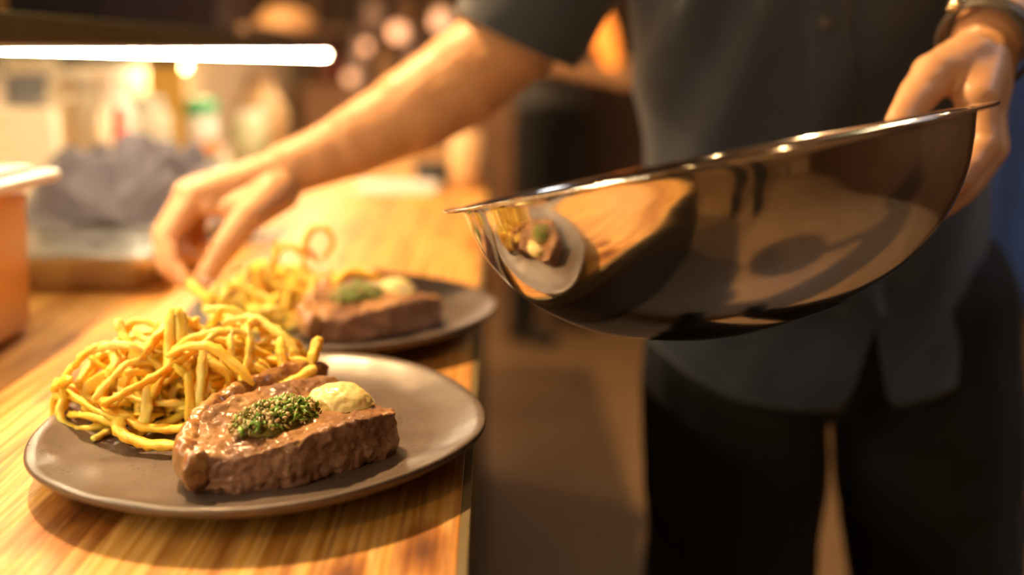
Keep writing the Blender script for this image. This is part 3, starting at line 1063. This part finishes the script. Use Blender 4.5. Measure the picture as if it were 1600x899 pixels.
sleeve(bm, [RSH + V((0.05, 0, 0.02)), RSH.lerp(at(806, 60, .985), 0.12), RSH.lerp(at(806, 60, .985), 0.5), RSH.lerp(at(806, 60, .985), 0.84), RSH.lerp(at(806, 60, .985), 1.0)], [0.070, 0.080, 0.074, 0.068, 0.066], 1.0)
sleeve(bm, [LSH + V((-0.05, 0, 0.02)), LSH + V((0.015, 0.0, -0.03)), LSH.lerp(elb, 0.55), LSH.lerp(elb, 0.85)], [0.070, 0.080, 0.072, 0.066], 4.0)
so = obj('shirt', bm, MAT['shirt'], cook)
md = so.modifiers.new('thickness', 'SOLIDIFY'); md.thickness = 0.0022; md.offset = 1
# placket and buttons
pl = []
for k_ in range(40):
    z = 0.90 + (1.46 - 0.90) * k_ / 39
    xx = 0.335 - 0.055 * min(1, (z - 0.90) / 0.26)
    cx, a, b = torso(z)
    c_ = max(-1, min(1, (xx - cx) / a))
    ang = -math.acos(math.copysign(abs(c_) ** (1 / 0.86), c_))
    pl.append((ang, z))
bm = bmesh.new()
L_, R__ = [], []
for ang, z in pl:
    L_.append(bm.verts.new(shirt_pt(ang - 0.10, z, 0.0034))); R__.append(bm.verts.new(shirt_pt(ang + 0.10, z, 0.0034)))
for i in range(39):
    bm.faces.new((L_[i], R__[i], R__[i + 1], L_[i + 1]))
po = obj('placket', bm, MAT['shirt'], so)
md = po.modifiers.new('thickness', 'SOLIDIFY'); md.thickness = 0.0016; md.offset = 1
for i in (4, 11, 18, 25, 32):
    ang, z = pl[i]
    p = shirt_pt(ang, z, 0.0058)
    q = V((0, 0, 1)).rotation_difference(V((0, -1, 0)))
    bm = lathe(bmesh.new(), [(0.0052, 0), (0.0055, 0.001), (0.0045, 0.0016)], 16, Matrix.Translation(p) @ q.to_matrix().to_4x4())
    obj('button', bm, MAT['grey'], so)
# --- trousers
bm = bmesh.new()
ell(bm, (0.322, FY + 0.008, 0.895), (0.160, 0.114, 0.135))
for h_, k_, a_ in ((hipR, kneeR, ankR), (hipL, kneeL, ankL)):
    chain(bm, [h_ + V((0, 0, 0.02)), h_.lerp(k_, 0.45), k_, k_.lerp(a_, 0.5), a_ + V((0, 0, 0.03))], [0.096, 0.096, 0.088, 0.078, 0.068])
    cap(bm, a_ + V((0, 0, 0.03)), 0.062, a_ + V((0, 0, -0.02)), 0.058)
me = remesh(bm, 0.006, 6)
jitter(me, 0.006, 9, 4.0, 2)
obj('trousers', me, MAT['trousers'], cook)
for a_ in (ankR, ankL):
    bm = bmesh.new()
    cap(bm, (a_.x, a_.y + 0.03, 0.042), 0.042, (a_.x, a_.y - 0.13, 0.040), 0.038)
    box(bm, (a_.x, a_.y - 0.05, 0.012), (0.085, 0.25, 0.022))
    me = remesh(bm, 0.004, 5)
    obj('shoe', me, MAT['shoe'], cook)
# --- wrist strap on the bowl-holding arm
ax = (lw - elb).normalized()
wc = lw + ax * 0.010
u = V((0, 0, 1)) - ax * ax.z; u.normalize()
v_ = ax.cross(u)
bm = bmesh.new()
N = 64
rings = []
for i in range(N):
    a = 2 * PI * i / N
    d = u * math.cos(a) + v_ * math.sin(a)
    rings.append([bm.verts.new(wc + ax * ox + d * rr_) for ox, rr_ in ((-.0075, .0305), (-.0075, .0335), (0, .0345), (.0075, .0335), (.0075, .0305))])
for i in range(N):
    a, b = rings[i], rings[(i + 1) % N]
    for q_ in range(5):
        bm.faces.new((a[q_], a[(q_ + 1) % 5], b[(q_ + 1) % 5], b[q_]))
so_ = tag(obj('wrist_strap', bm, MAT['leather'], cook), 'dark leather strap round the wrist')
tgt = at(1470, 70, .69)
dd = tgt - wc; dd = (dd - ax * dd.dot(ax)).normalized()
bm = bmesh.new()
ell(bm, wc + dd * 0.036, (0.008, 0.008, 0.005), V((0, 0, 1)).rotation_difference(dd), 16, 10)
obj('clasp', bm, MAT['brass'], so_)


def bystander(name, loc, face, label, shirtm, legm, lean=0.0, bend=0.0, hands=None, s=1.0):
    """a whole standing figure: body with head, arms and legs; shirt, trousers, shoes and hair as parts"""
    q = Quaternion((0, 0, 1), face)
    P = lambda x, y, z: V(loc) + q @ (V((x, y - lean * max(0, z - 0.9), z)) * s)
    t = empty(name, loc, label, 'person')
    bm = bmesh.new()
    c = P(0, -0.03, 1.64)
    head_parts(bm, c, face, s)
    cap(bm, P(0, 0, 1.44), 0.058, P(0, -0.02, 1.57), 0.052)
    ell(bm, P(0, 0, 1.25), (0.15, 0.10, 0.24), q)
    ell(bm, P(0, 0, 0.96), (0.145, 0.10, 0.14), q)
    hands = hands or ((-0.17, -0.33, 1.10), (0.17, -0.33, 1.10))
    sl = bmesh.new()
    ell(sl, P(0, 0, 1.26), (0.178, 0.125, 0.24), q)
    ell(sl, P(0, 0, 1.00), (0.172, 0.124, 0.16), q)
    for sx, hp in zip((-1, 1), hands):
        sh_, el = P(sx * 0.185, 0, 1.40), P(sx * 0.25, -0.06, 1.13)
        wr_ = P(*hp)
        chain(bm, [sh_, el, wr_], [0.048, 0.042, 0.026])
        dr = (wr_ - el).normalized()
        cap(bm, wr_, 0.026, wr_ + dr * 0.06, 0.030)
        for k in range(4):
            off = q @ V(((k - 1.5) * 0.018, 0, 0.0))
            chain(bm, [wr_ + dr * 0.07 + off, wr_ + dr * 0.105 + off, wr_ + dr * 0.13 + off + V((0, 0, -0.02))], [0.010, 0.009, 0.008], 10)
        chain(bm, [wr_ + dr * 0.02, wr_ + dr * 0.05 + q @ V((-sx * 0.04, 0, 0)), wr_ + dr * 0.085 + q @ V((-sx * 0.045, 0, 0))], [0.014, 0.012, 0.009], 10)
        chain(sl, [P(sx * 0.10, 0, 1.42), sh_, el.lerp(sh_, 0.12)], [0.060, 0.066, 0.058])
    lg = bmesh.new()
    ell(lg, P(0, 0, 0.93), (0.168, 0.12, 0.12), q)
    for sx in (-1, 1):
        h_, k_, a_ = P(sx * 0.09, 0, 0.86), P(sx * 0.125, -bend, 0.48), P(sx * 0.15, 0.02, 0.09)
        chain(bm, [h_, k_, a_], [0.078, 0.052, 0.036])
        chain(lg, [h_, k_, a_ + V((0, 0, 0.0))], [0.096, 0.074, 0.058])
        b2_ = bmesh.new()
        cap(b2_, a_ + q @ V((0, 0.03, -0.046)), 0.042, a_ + q @ V((0, -0.13, -0.048)), 0.038)
        obj('shoe', remesh(b2_, 0.008, 3), MAT['shoe'], t)
    obj('body', remesh(bm, 0.0065, 4), MAT['skin'], t)
    m_ = remesh(sl, 0.009, 6); jitter(m_, 0.006, 10, 2.0, 2)
    obj('shirt', m_, shirtm, t)
    m_ = remesh(lg, 0.009, 6); jitter(m_, 0.006, 10, 5.0, 2)
    obj('trousers', m_, legm, t)
    face_children(t, c, face, s, MAT['hair'])
    return t


bystander('person', (0.21, 4.0, 0), 0.9, 'blurred figure in grey top and dark trousers standing beyond the far end of the counter', MAT['apron'], MAT['trousers'],
          hands=((-0.10, -0.34, 1.06), (0.12, -0.33, 1.08)))
bystander('person', (0.42, -1.15, 0), PI, 'dark-clothed figure standing behind the viewer, seen mirrored in the steel bowl', MAT['trousers'], MAT['trousers'], lean=0.15,
          hands=((-0.10, -0.30, 1.35), (0.10, -0.30, 1.35)))

# ------------------------------------------------------------------ things on the counter under the shelf
# amber tub with white lid, left edge
tb = empty('storage_tub', (-0.49, 0.745, CT), 'amber plastic tub with a white lid at the left edge of the counter', 'tub')
obj('tub_body', bbox((-0.482, 0.735, CT + 0.064), (0.178, 0.220, 0.128), bevel=0.010, taper=0.93), MAT['amber'], tb)
bm = bmesh.new()
box(bm, (-0.482, 0.741, CT + 0.133), (0.222, 0.232, 0.010), bevel=0.004)
box(bm, (-0.482, 0.741, CT + 0.1400), (0.190, 0.200, 0.006), bevel=0.002)
obj('tub_lid', bm, MAT['white'], tb)


def pan(name, c, s, h, label, rz=0.0, wall=0.0015, lip=0.012):
    """open steel pan with a flat rolled lip"""
    bm = bmesh.new()
    X, Y = s[0] / 2, s[1] / 2
    M_ = Matrix.Translation(V(c)) @ Matrix.Rotation(rz, 4, 'Z')

    def ring(ix, iy, z, rad=0.02):
        out = []
        for sx, sy, a0 in ((1, 1, 0), (-1, 1, PI / 2), (-1, -1, PI), (1, -1, 1.5 * PI)):
            for k in range(6):
                a = a0 + k / 5 * PI / 2
                out.append(bm.verts.new(M_ @ V((sx * (ix - rad) + rad * math.cos(a), sy * (iy - rad) + rad * math.sin(a), z))))
        return out
    R_ = [ring(X - 0.014, Y - 0.014, 0), ring(X - 0.006, Y - 0.006, 0.006), ring(X, Y, h - 0.002), ring(X + lip, Y + lip, h - 0.002), ring(X + lip, Y + lip, h + 0.002), ring(X - wall, Y - wall, h), ring(X - 0.008, Y - 0.008, 0.007), ring(X - 0.016, Y - 0.016, 0.0025)]
    for a, b in zip(R_, R_[1:]):
        n = len(a)
        for i in range(n):
            j = (i + 1) % n
            bm.faces.new((a[i], a[j], b[j], b[i]))
    bm.faces.new(R_[0][::-1]); bm.faces.new(R_[-1])
    return auto(tag(obj(name, bm, MAT['tray'], origin=c), label, 'tray'), 50)


TR = pan('steel_tray', (-0.475, 1.155, CT), (0.255, 0.365, 0), 0.036, 'shallow steel tray with a flat lip under the crumpled towel')

obj('tray_lid', bbox((-0.475, 1.155, CT + 0.0365), (0.245, 0.355, 0.003), bevel=0.001), MAT['tray'], TR, smooth=False)
# crumpled towel on the tray
bm = bmesh.new()
NX, NY = 150, 120
g = []
tc_ = V((-0.462, 1.275, CT + 0.040))
for i in range(NX + 1):
    row = []
    for j in range(NY + 1):
        a, b = (i / NX - 0.5) * 2, (j / NY - 0.5) * 2
        d = math.hypot(a, b)
        ed = max(0.0, 1 - d ** 3)
        x, y = tc_.x + a * 0.155, tc_.y + b * 0.135
        n1 = noise.noise(V((x * 9 + 2, y * 9, 1.5)))
        n3 = noise.noise(V((x * 20, y * 20, 4.5)))
        f1 = math.cos(30 * (x * 0.85 + y * 0.5) + 5.0 * n1) ** 2
        f2 = math.cos(44 * (x * 0.45 - y * 0.9) + 4.0 * n3) ** 2
        m1 = 0.5 + 0.5 * noise.noise(V((x * 7, y * 7, 9.1)))
        body = 0.058 * max(0.0, 1 - d ** 2) ** 0.6 * (1.0 + 0.55 * noise.noise(V((x * 8 + 5, y * 6, 0.4))))
        z = tc_.z + body + ed ** 0.5 * (0.050 * (f1 - 0.4) * m1 + 0.040 * (f2 - 0.4) * (1 - m1) + 0.006 * n3)
        if d > 0.80: z += (tc_.z - z) * min(1.0, (d - 0.80) / 0.18)
        row.append(bm.verts.new((x + 0.014 * n3 + 0.01 * f1, y + 0.016 * n1, z)))
    g.append(row)
for i in range(NX):
    for j in range(NY):
        a, b = (i + .5) / NX * 2 - 1, (j + .5) / NY * 2 - 1
        if math.hypot(a, b) < 1.0 + 0.06 * math.sin(5 * math.atan2(b, a)):
            bm.faces.new((g[i][j], g[i + 1][j], g[i + 1][j + 1], g[i][j + 1]))
bmesh.ops.delete(bm, geom=[v for v in bm.verts if not v.link_faces], context='VERTS')
tw = tag(obj('kitchen_towel', bm, MAT['towel'], origin=(tc_.x, tc_.y, CT + 0.038)), 'crumpled mauve-grey kitchen towel heaped on the steel tray', 'towel')
md = tw.modifiers.new('thickness', 'SOLIDIFY'); md.thickness = 0.003; md.offset = -1


def bottle(name, loc, prof, m, label, cat='bottle', cap_prof=None, capm=None, seg=24, group=None, band=None, cap_name='cap'):
    t = empty(name, loc, label, cat, group)
    T = Matrix.Translation(V(loc))
    obj('bottle_body', lathe(bmesh.new(), prof, seg, T), m, t)
    if cap_prof: obj(cap_name, lathe(bmesh.new(), cap_prof, seg, T), capm, t)
    if band: obj('wrap_label', lathe(bmesh.new(), band[0], seg, T, False, False), band[1], t)
    return t


# squeeze bottle with red nozzle and white bottle behind it
bottle('squeeze_bottle', (-0.545, 1.47, CT), [(.026, 0), (.028, .004), (.028, .066), (.024, .078), (.012, .082)], MAT['white'], 'squeeze bottle with a red pointed nozzle behind the towel',
       cap_prof=[(.0200, .080), (.0200, .092), (.0160, .100), (.0065, .158), (.002, .161)], capm=MAT['red'], cap_name='nozzle')
bottle('sauce_bottle', (-0.625, 1.66, CT), [(.034, 0), (.036, .005), (.036, .125), (.031, .150), (.024, .165), (.024, .190)], MAT['white'], 'tall white bottle just behind the red nozzle',
       cap_prof=[(.0255, .186), (.0255, .208), (.022, .211)], capm=MAT['white'])
# paper-white carton, leaning white board, grey box
ct = empty('carton', (-0.665, 1.43, CT), 'cream card carton with open slanted top beside the leaning white board', 'carton')
bm = bmesh.new(); box(bm, (-0.665, 1.43, CT + 0.08), (0.085, 0.07, 0.16), rz=0.25, bevel=0.003); obj('carton_body', bm, MAT['cardbox'], ct, smooth=False)
bm = bmesh.new(); box(bm, (-0.622, 1.445, CT + 0.172), (0.035, 0.066, 0.003), rz=0.25); obj('carton_flap', bm, MAT['cardbox'], ct, smooth=False)
bm = bmesh.new(); box(bm, (0, 0, 0.10), (0.012, 0.20, 0.21), bevel=0.003)
bm.transform(Matrix.Translation(V((-0.735, 1.19, CT))) @ Matrix.Rotation(0.28, 4, 'Y'))
tag(obj('cutting_board', bm, MAT['white'], origin=(-0.735, 1.19, CT), smooth=False), 'white cutting board leaning at the far left under the shelf', 'board')
gb = empty('grey_box', (-0.80, 1.62, CT), 'dark grey box in shadow above the cream carton', 'box')
obj('box_body', bbox((-0.80, 1.62, CT + 0.095), (0.12, 0.14, 0.19), bevel=0.006), MAT['grey'], gb, smooth=False)
obj('box_lid', bbox((-0.80, 1.62, CT + 0.197), (0.128, 0.148, 0.014), bevel=0.003), MAT['grey'], gb, smooth=False)
bottle('flour_canister', (-0.735, 1.83, CT), [(.040, 0), (.042, .004), (.042, .17), (.040, .175)], MAT['cardbox'], 'tall cream canister left of the white bottle', 'canister',
       cap_prof=[(.0435, .172), (.0435, .190), (.040, .193)], capm=MAT['white'], cap_name='lid')
yb = empty('yellow_board', (-0.775, 2.40, CT), 'upright yellow board behind the white bottle', 'board')
obj('board_panel', bbox((-0.775, 2.40, CT + 0.115), (0.085, 0.018, 0.21), bevel=0.003), MAT['yellow'], yb, smooth=False)
obj('board_foot', bbox((-0.775, 2.40, CT + 0.006), (0.10, 0.08, 0.012), bevel=0.002), MAT['yellow'], yb, smooth=False)
# jar with green lid on a pale blue tub
tbm = bottle('plastic_tub', (-0.535, 1.84, CT), [(.022, 0), (.026, .003), (.028, .040)], MAT['paleblue'], 'pale blue tub with teal lid under the green-lidded jar', 'tub',
             cap_prof=[(.030, .038), (.030, .046), (.027, .048)], capm=MAT['teal'], cap_name='lid')
bottle('spice_jar', (-0.535, 1.84, CT + 0.048), [(.026, 0), (.028, .003), (.028, .078), (.024, .083)], MAT['white'], 'spice jar with green lid and orange side standing on the pale blue tub', 'jar',
       cap_prof=[(.0285, .081), (.0285, .106), (.026, .108)], capm=MAT['greenlid'], band=([(.0286, .008), (.0286, .034)], MAT['orange']), cap_name='lid')
bottle('glass_jar', (-0.52, 1.90 + 0.22, CT), [(.038, 0), (.040, .004), (.040, .09), (.03, .105)], simple('green_cream_glaze', (0.62, 0.58, 0.34), None, 14, 0.3), 'greenish cream jar right of the green-lidded jar', 'jar',
       cap_prof=[(.032, .103), (.032, .118), (.028, .12)], capm=MAT['cardbox'], cap_name='lid')
bottle('glass_jar', (-0.66, 2.35 - 0.5 + 0.07, CT), [(.04, 0), (.042, .004), (.042, .12), (.03, .14)], MAT['cardbox'], 'pale cream jar behind the green-lidded jar', 'jar',
       cap_prof=[(.032, .138), (.032, .155), (.028, .157)], capm=MAT['white'], cap_name='lid')
bottle('small_dish', (-0.42, 1.87, CT), [(.018, 0), (.03, .006), (.040, .026), (.038, .027), (.028, .009), (.001, .006)], MAT['red'], 'small red dish beside the blue tub, behind the forearm', 'dish')
bottle('small_dish', (-0.36, 1.84, CT), [(.018, 0), (.03, .006), (.042, .034), (.040, .035), (.028, .009), (.001, .006)], simple('mauve_glaze', (0.42, 0.36, 0.40), None, 14, 0.3), 'small mauve dish beside the red dish, behind the forearm', 'dish')
bottle('tan_jug', (-0.56, 2.40, CT), [(.05, 0), (.062, .01), (.066, .10), (.045, .15), (.03, .17)], MAT['tan'], 'tan jug with brown lid right of the greenish jar', 'jug',
       cap_prof=[(.032, .168), (.032, .185), (.02, .19)], capm=MAT['brownwood'], cap_name='lid')
# far wall lamp, and an unseen near one added to brighten the shelf goods
for wy, wlab in ((3.10, 'small bright wall lamp just below the far end of the led strip'), (1.45, 'small added fill lamp, out of view under the shelf behind the cream carton')):
    wl = empty('wall_lamp', (-0.93, wy, 1.13), wlab, 'lamp', 'small wall lamps')
    obj('lamp_base', bbox((-1.0, wy, 1.12), (0.025, 0.08, 0.05), bevel=0.004), MAT['white'], wl, smooth=False)
    obj('globe', ell(bmesh.new(), (-0.96, wy, 1.110), (0.024, 0.024, 0.024)), MAT['bulb'], wl)
    ld = bpy.data.lights.new('globe_light', 'POINT'); ld.energy = 12; ld.color = (1, .66, .32); ld.shadow_soft_size = 0.026
    lo = bpy.data.objects.new('globe_light', ld); COL.objects.link(lo); lo.parent = wl; lo.location = (0.03, 0, -0.02)

# far end of the counter
for k in range(3):
    bm = bbox((-0.182 + 0.004 * k, 1.775 + 0.003 * k, CT + 0.0015 + 0.003 * k), (0.14, 0.10, 0.003), rz=0.06 * k)
    tag(obj('paper_napkin', bm, MAT['paper'], origin=(-0.182, 1.775, CT), smooth=False), ('lowest', 'middle', 'topmost')[k] + ' sheet of the small white paper pile at the far end of the counter', 'napkin', 'paper sheets')
bottle('black_dish', (-0.105, 1.86, CT), [(.03, 0), (.045, .006), (.050, .036), (.048, .037), (.04, .010), (.001, .008)], MAT['black'], 'low black dish at the far end of the counter under the forearm', 'dish')
bottle('tan_pot', (-0.050, 1.80, CT), [(.028, 0), (.034, .006), (.036, .05), (.033, .085), (.026, .098), (.024, .10), (.001, .10)], MAT['tan'], 'tan rounded pot on the far corner of the counter', 'pot')

# things on the shelf
SZ = 1.167
nb = empty('storage_crate', (-0.56, 1.46, SZ), 'long navy storage crate on the shelf above the led strip', 'crate')
obj('crate_body', bbox((-0.57, 1.43, SZ + 0.06), (0.24, 0.50, 0.12), bevel=0.006), MAT['navy'], nb, smooth=False)
obj('crate_rim', bbox((-0.57, 1.43, SZ + 0.125), (0.256, 0.516, 0.014), bevel=0.003), MAT['navy'], nb, smooth=False)
bottle('clear_jar', (-0.50, 0.93, SZ), [(.028, 0), (.030, .003), (.030, .06), (.026, .07)], MAT['pinkjar'], 'pale jar at the left end of the shelf', 'jar', cap_prof=[(.028, .068), (.028, .082), (.02, .084)], capm=MAT['brass'], cap_name='lid')
bottle('clear_jar', (-0.52, 1.04, SZ), [(.028, 0), (.030, .003), (.030, .06), (.026, .07)], MAT['tan'], 'tan jar between the pale jar and the navy crate', 'jar', cap_prof=[(.028, .068), (.028, .082), (.02, .084)], capm=MAT['brass'], cap_name='lid')
bm = bbox((-0.49, 2.06, SZ + 0.008), (0.16, 0.70, 0.016), bevel=0.003)
tag(obj('wooden_board', bm, MAT['pinkwood'], origin=(-0.49, 2.06, SZ), smooth=False), 'pinkish brown board lying along the far part of the shelf', 'board')
bottle('upturned_bowl', (-0.465, 2.28, SZ + 0.016), [(.068, 0), (.070, .004), (.060, .035), (.035, .055), (.012, .060), (.001, .060)], MAT['tan'], 'tan upturned bowl at the right end of the shelf', 'bowl')
bottle('brown_bottle', (-0.60, 1.90, SZ + 0.016), [(.03, 0), (.032, .004), (.032, .10), (.014, .14), (.012, .17)], MAT['redbrown'], 'red-brown bottle on the board next to the navy crate', 'bottle', cap_prof=[(.0135, .168), (.0135, .182), (.01, .184)], capm=MAT['black'])
bottle('brown_bottle', (-0.51, 1.82, SZ + 0.016), [(.012, 0), (.013, .004), (.013, .16), (.011, .165)], MAT['tan'], 'slim tan bottle on the board next to the navy crate', 'bottle')
gb2 = empty('grey_crate', (-0.62, 2.15, SZ), 'dark grey crate behind the tan upturned bowl', 'crate')
obj('crate_body', bbox((-0.67, 2.12, SZ + 0.08), (0.18, 0.26, 0.16), bevel=0.006), MAT['grey'], gb2, smooth=False)
obj('crate_rim', bbox((-0.67, 2.12, SZ + 0.165), (0.192, 0.272, 0.012), bevel=0.003), MAT['grey'], gb2, smooth=False)

# ------------------------------------------------------------------ far room
bar = empty('back_bar', (-0.2, 4.9, 0), 'brown back bar cabinet with a bottle shelf against the far wall', 'cabinet')
obj('cabinet_body', bbox((-0.35, 5.10, 0.48), (1.15, 0.5, 0.96)), MAT['brownwood'], bar, smooth=False)
obj('cabinet_top', bbox((-0.35, 5.09, 0.98), (1.19, 0.54, 0.04)), MAT['brownwood'], bar, smooth=False)
obj('upper_shelf', bbox((-0.35, 5.25, 1.26), (1.15, 0.24, 0.03)), MAT['brownwood'], bar, smooth=False)
for xx in (-0.91, 0.21):
    obj('upright', bbox((xx, 5.25, 1.35), (0.03, 0.24, 0.70)), MAT['brownwood'], bar, smooth=False)
rb = random.Random(8)
bm_ = [MAT['redbrown'], MAT['pinkjar'], MAT['tan'], MAT['pinkjar'], MAT['brownwood'], MAT['cardbox'], MAT['redbrown'], MAT['tan']]
wordm = ['red-brown', 'pale pink', 'tan', 'blush pink', 'brown', 'cream', 'dark red', 'light tan']
for i in range(8):
    x = -0.80 + i * 0.13
    hgt = rb.uniform(.9, 1.15)
    bottle('bar_bottle', (x, 4.98, 1.0), [(.034, 0), (.036, .004), (.036, .13 * hgt), (.014, .18 * hgt), (.012, .22 * hgt)], bm_[i], wordm[i] + ' blurred bottle on the back bar top', 'bottle', group='bottles on the back bar top',
           cap_prof=[(.0135, .22 * hgt), (.0135, .235 * hgt), (.01, .24 * hgt)], capm=MAT['black'], seg=14)
for i in range(5):
    x = -0.62 + i * 0.17
    bottle('bar_jar', (x, 5.22, 1.275), [(.05, 0), (.055, .005), (.055, .10), (.04, .13)], bm_[(i * 3 + 1) % 8], wordm[(i * 3 + 1) % 8] + ' blurred jar on the upper shelf of the back bar', 'jar', group='jars on the upper bar shelf',
           cap_prof=[(.042, .128), (.042, .15), (.03, .152)], capm=MAT['brass'], seg=14, cap_name='lid')
for (px, py, Z, r, lab) in ((690, 32, 4.0, .040, 'large round'), (622, 50, 4.0, .036, 'pale middle'), (548, 122, 3.6, .022, 'small low left'), (572, 72, 3.8, .020, 'small upper left')):
    c = at(px, py, Z)
    t = empty('globe_lamp', c, lab + ' blurred globe lamp glowing in the far room', 'lamp', 'far globe lamps')
    obj('globe', ell(bmesh.new(), c, (r, r, r)), MAT['glow'], t)
    ld = bpy.data.lights.new('globe_light', 'POINT'); ld.energy = 2; ld.color = (1, .62, .42); ld.shadow_soft_size = r
    lo = bpy.data.objects.new('globe_light', ld); COL.objects.link(lo); lo.parent = t; lo.location = (0, 0.06, -0.01)
    bm = bmesh.new(); tube(bm, [V(c) + V((0, 0, r * 0.9)), V((c.x, c.y, 2.7))], 0.003, 6)
    obj('cord', bm, MAT['black'], t)
# orange glass lamp seen between sleeve and shirt
c = at(944, 58, 3.0)
t = empty('orange_lamp', c, 'orange glass lamp glowing between the sleeve and the shirt', 'lamp')
bm = lathe(bmesh.new(), [(.008, -.10), (.022, -.085), (.034, -.04), (.040, .02), (.034, .07), (.016, .095), (.010, .10)], 24, Matrix.Translation(c) @ Matrix.Rotation(-0.32, 4, 'Y'))
obj('glass_shade', bm, MAT['amberglow'], t)
bm = bmesh.new(); tube(bm, [c + V((-0.02, 0, 0.09)), V((c.x - 0.03, c.y, 2.7))], 0.003, 6)
obj('cord', bm, MAT['black'], t)
# blue coat hanging at the right
bm = bmesh.new()
rows = []
for r in range(31):
    z = 0.55 + r / 30 * 0.95
    row = []
    for i in range(60):
        a = 2 * PI * i / 60
        wd = 0.17 - 0.05 * (r / 30) ** 3
        row.append(bm.verts.new((1.22 + (wd + 0.012 * math.sin(a * 9 + z * 3)) * math.cos(a), 2.30 + (0.09 + 0.012 * math.sin(a * 11)) * math.sin(a), z)))
    rows.append(row)
for a, b in zip(rows, rows[1:]):
    for i in range(60):
        j = (i + 1) % 60
        bm.faces.new((a[i], a[j], b[j], b[i]))
bm.faces.new(rows[-1]); bm.faces.new(rows[0][::-1])
ca = empty('blue_coat', (1.22, 2.30, 0), 'blue coat on a stand behind the cook at the right edge', 'coat')
obj('coat_cloth', bm, MAT['blue'], ca)
bm = bmesh.new(); tube(bm, [V((1.22, 2.30, 0.02)), V((1.22, 2.30, 1.6))], 0.015, 10)
obj('stand_pole', bm, MAT['black'], ca)
obj('stand_base', lathe(bmesh.new(), [(.16, 0), (.16, .015), (.02, .03)], 32, Matrix.Translation(V((1.22, 2.30, 0)))), MAT['black'], ca)
